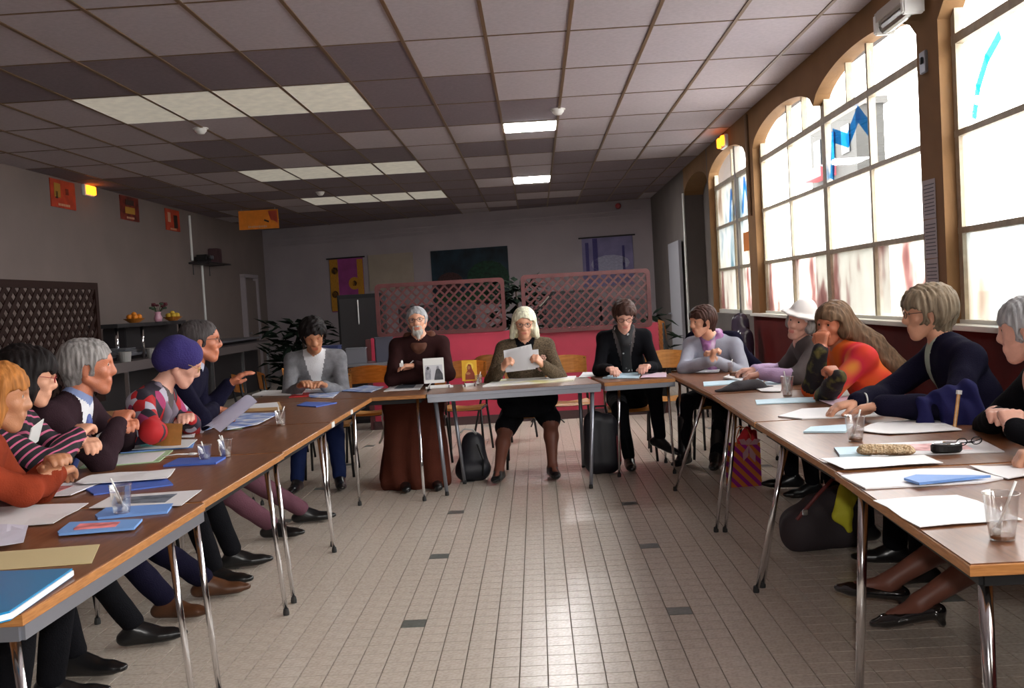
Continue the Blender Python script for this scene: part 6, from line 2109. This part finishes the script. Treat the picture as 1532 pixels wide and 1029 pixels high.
def leafy(name, label, x, y, z0, z1, r, n, m, pot=True, seed=1, lw=.05, ll=.22):
    t = thing(name, label, 'plant', (x, y, 0))
    if pot:
        bm = bmesh.new()
        lathe(bm, [(.001, 0), (.13, 0), (.17, .28), (.18, .30), (.15, .30), (.12, .02)], seg=18)
        mesh_obj('pot', bm, mat('dark_pot', (.05, .03, .025), .6), t)
    rr = random.Random(seed)
    mesh_obj('trunk', TB([(0, 0, .2), (.03, 0, (z0 + z1) / 2), (0, .02, z1 - .1)], [.03, .02, .01], 7), mat('dark_trunk', (.05, .03, .02), .8), t)
    bm = bmesh.new()
    for k in range(n):
        a, zz = rr.uniform(0, 2 * PI), rr.uniform(z0, z1)
        q = rr.uniform(.15, 1)
        c = Vector((r * q * math.cos(a), r * q * math.sin(a), zz))
        d = Vector((math.cos(a + rr.uniform(-.8, .8)), math.sin(a + rr.uniform(-.8, .8)), rr.uniform(-.6, .7))).normalized()
        s = d.cross(Vector((rr.uniform(-.4, .4), rr.uniform(-.4, .4), 1))).normalized()
        L_ = ll * rr.uniform(.7, 1.2)
        u_ = s.cross(d) * .02
        vs = [bm.verts.new(v) for v in (c, c + d * L_ * .4 + s * lw, c + d * L_ - u_, c + d * L_ * .4 - s * lw, c + d * L_ * .45 + u_)]
        bm.faces.new((vs[0], vs[1], vs[4]))
        bm.faces.new((vs[1], vs[2], vs[4]))
        bm.faces.new((vs[2], vs[3], vs[4]))
        bm.faces.new((vs[3], vs[0], vs[4]))
    o = mesh_obj('leaves', bm, m, t)
    o['kind'] = 'stuff'
    return t


M_leaf = mat('dark_leaf', (.005, .010, .006), .85, spec=.1)
leafy('potted_plant', 'dark leafy plant behind the gap between the lattice panels', -.24, 12.3, .6, 1.66, .26, 220, M_leaf, True, 4)
leafy('potted_plant', 'dark bushy plant behind the grey cardigan man', -2.95, 12.5, .5, 1.30, .42, 260, M_leaf, True, 7)
leafy('potted_plant', 'low dark plant behind right end of the right lattice panel', 1.35, 12.6, .3, 1.15, .3, 120, M_leaf, True, 9)
t = thing('side_table', 'low dark side table with clutter behind the cardigan man', 'table', (-2.05, 11.2, 0))
mesh_obj('tabletop', BX((0, 0, .80), (1.25, .55, .03), None, .004), M_steel, t)
for (sx, sy) in ((-.57, -.22), (.57, -.22), (-.57, .22), (.57, .22)):
    mesh_obj('leg', BX((sx, sy, .40), (.04, .04, .79)), M_black, t)
for i, (x, y, w, d, hh, c, lab) in enumerate(((-2.35, 11.15, .28, .22, .20, (.02, .03, .10), 'dark blue box on low side table behind the cardigan man'), (-2.02, 11.12, .22, .2, .16, (.12, .12, .14), 'grey carton on low side table, beside the dark blue box'),
                                              (-1.72, 11.18, .2, .2, .26, (.03, .03, .05), 'black box at right end of the low side table'))):
    t = thing('storage_box', lab, 'box', (x, y, .816))
    mesh_obj('box_body', BX((0, 0, hh / 2), (w, d, hh), .1 * i, .006), mat('clutter_%d' % i, c, .6), t)
    mesh_obj('lid', BX((0, 0, hh + .006), (w + .01, d + .01, .012), .1 * i, .003), mat('clutter_%d' % i, c, .6), t)
# bench / radiator like dark drawers right of partition : stack of chairs seen edge-on
for k in range(5):
    t = dup(proto, (1.62, 11.3 + .0, .06 * k), PI * .5, 'plywood chair in the stack right of the lattice panel, %s' % ('bottom one', 'second from bottom', 'middle one', 'second from top', 'topmost')[k], 'stack of chairs')
# music stand / clarinet-like stick behind the white-haired woman
t = thing('music_stand', 'thin black and silver stick angled up behind the white-haired woman', 'stand', (.0, 11.3, 0))
mesh_obj('pole', TB([(0, 0, .02), (0, 0, 1.25)], .012, 8), M_black, t)
mesh_obj('arm', TB([(-.06, 0, 1.22), (.20, 0, 1.48)], .014, 8), M_black, t)
mesh_obj('silver_tip', TB([(.04, -.012, 1.33), (.15, -.012, 1.44)], .011, 8), M_chrome, t)
for k in range(3):
    a = k * 2.09
    mesh_obj('leg', TB([(0, 0, .25), (.25 * math.cos(a), .25 * math.sin(a), .01)], .008, 6), M_black, t)
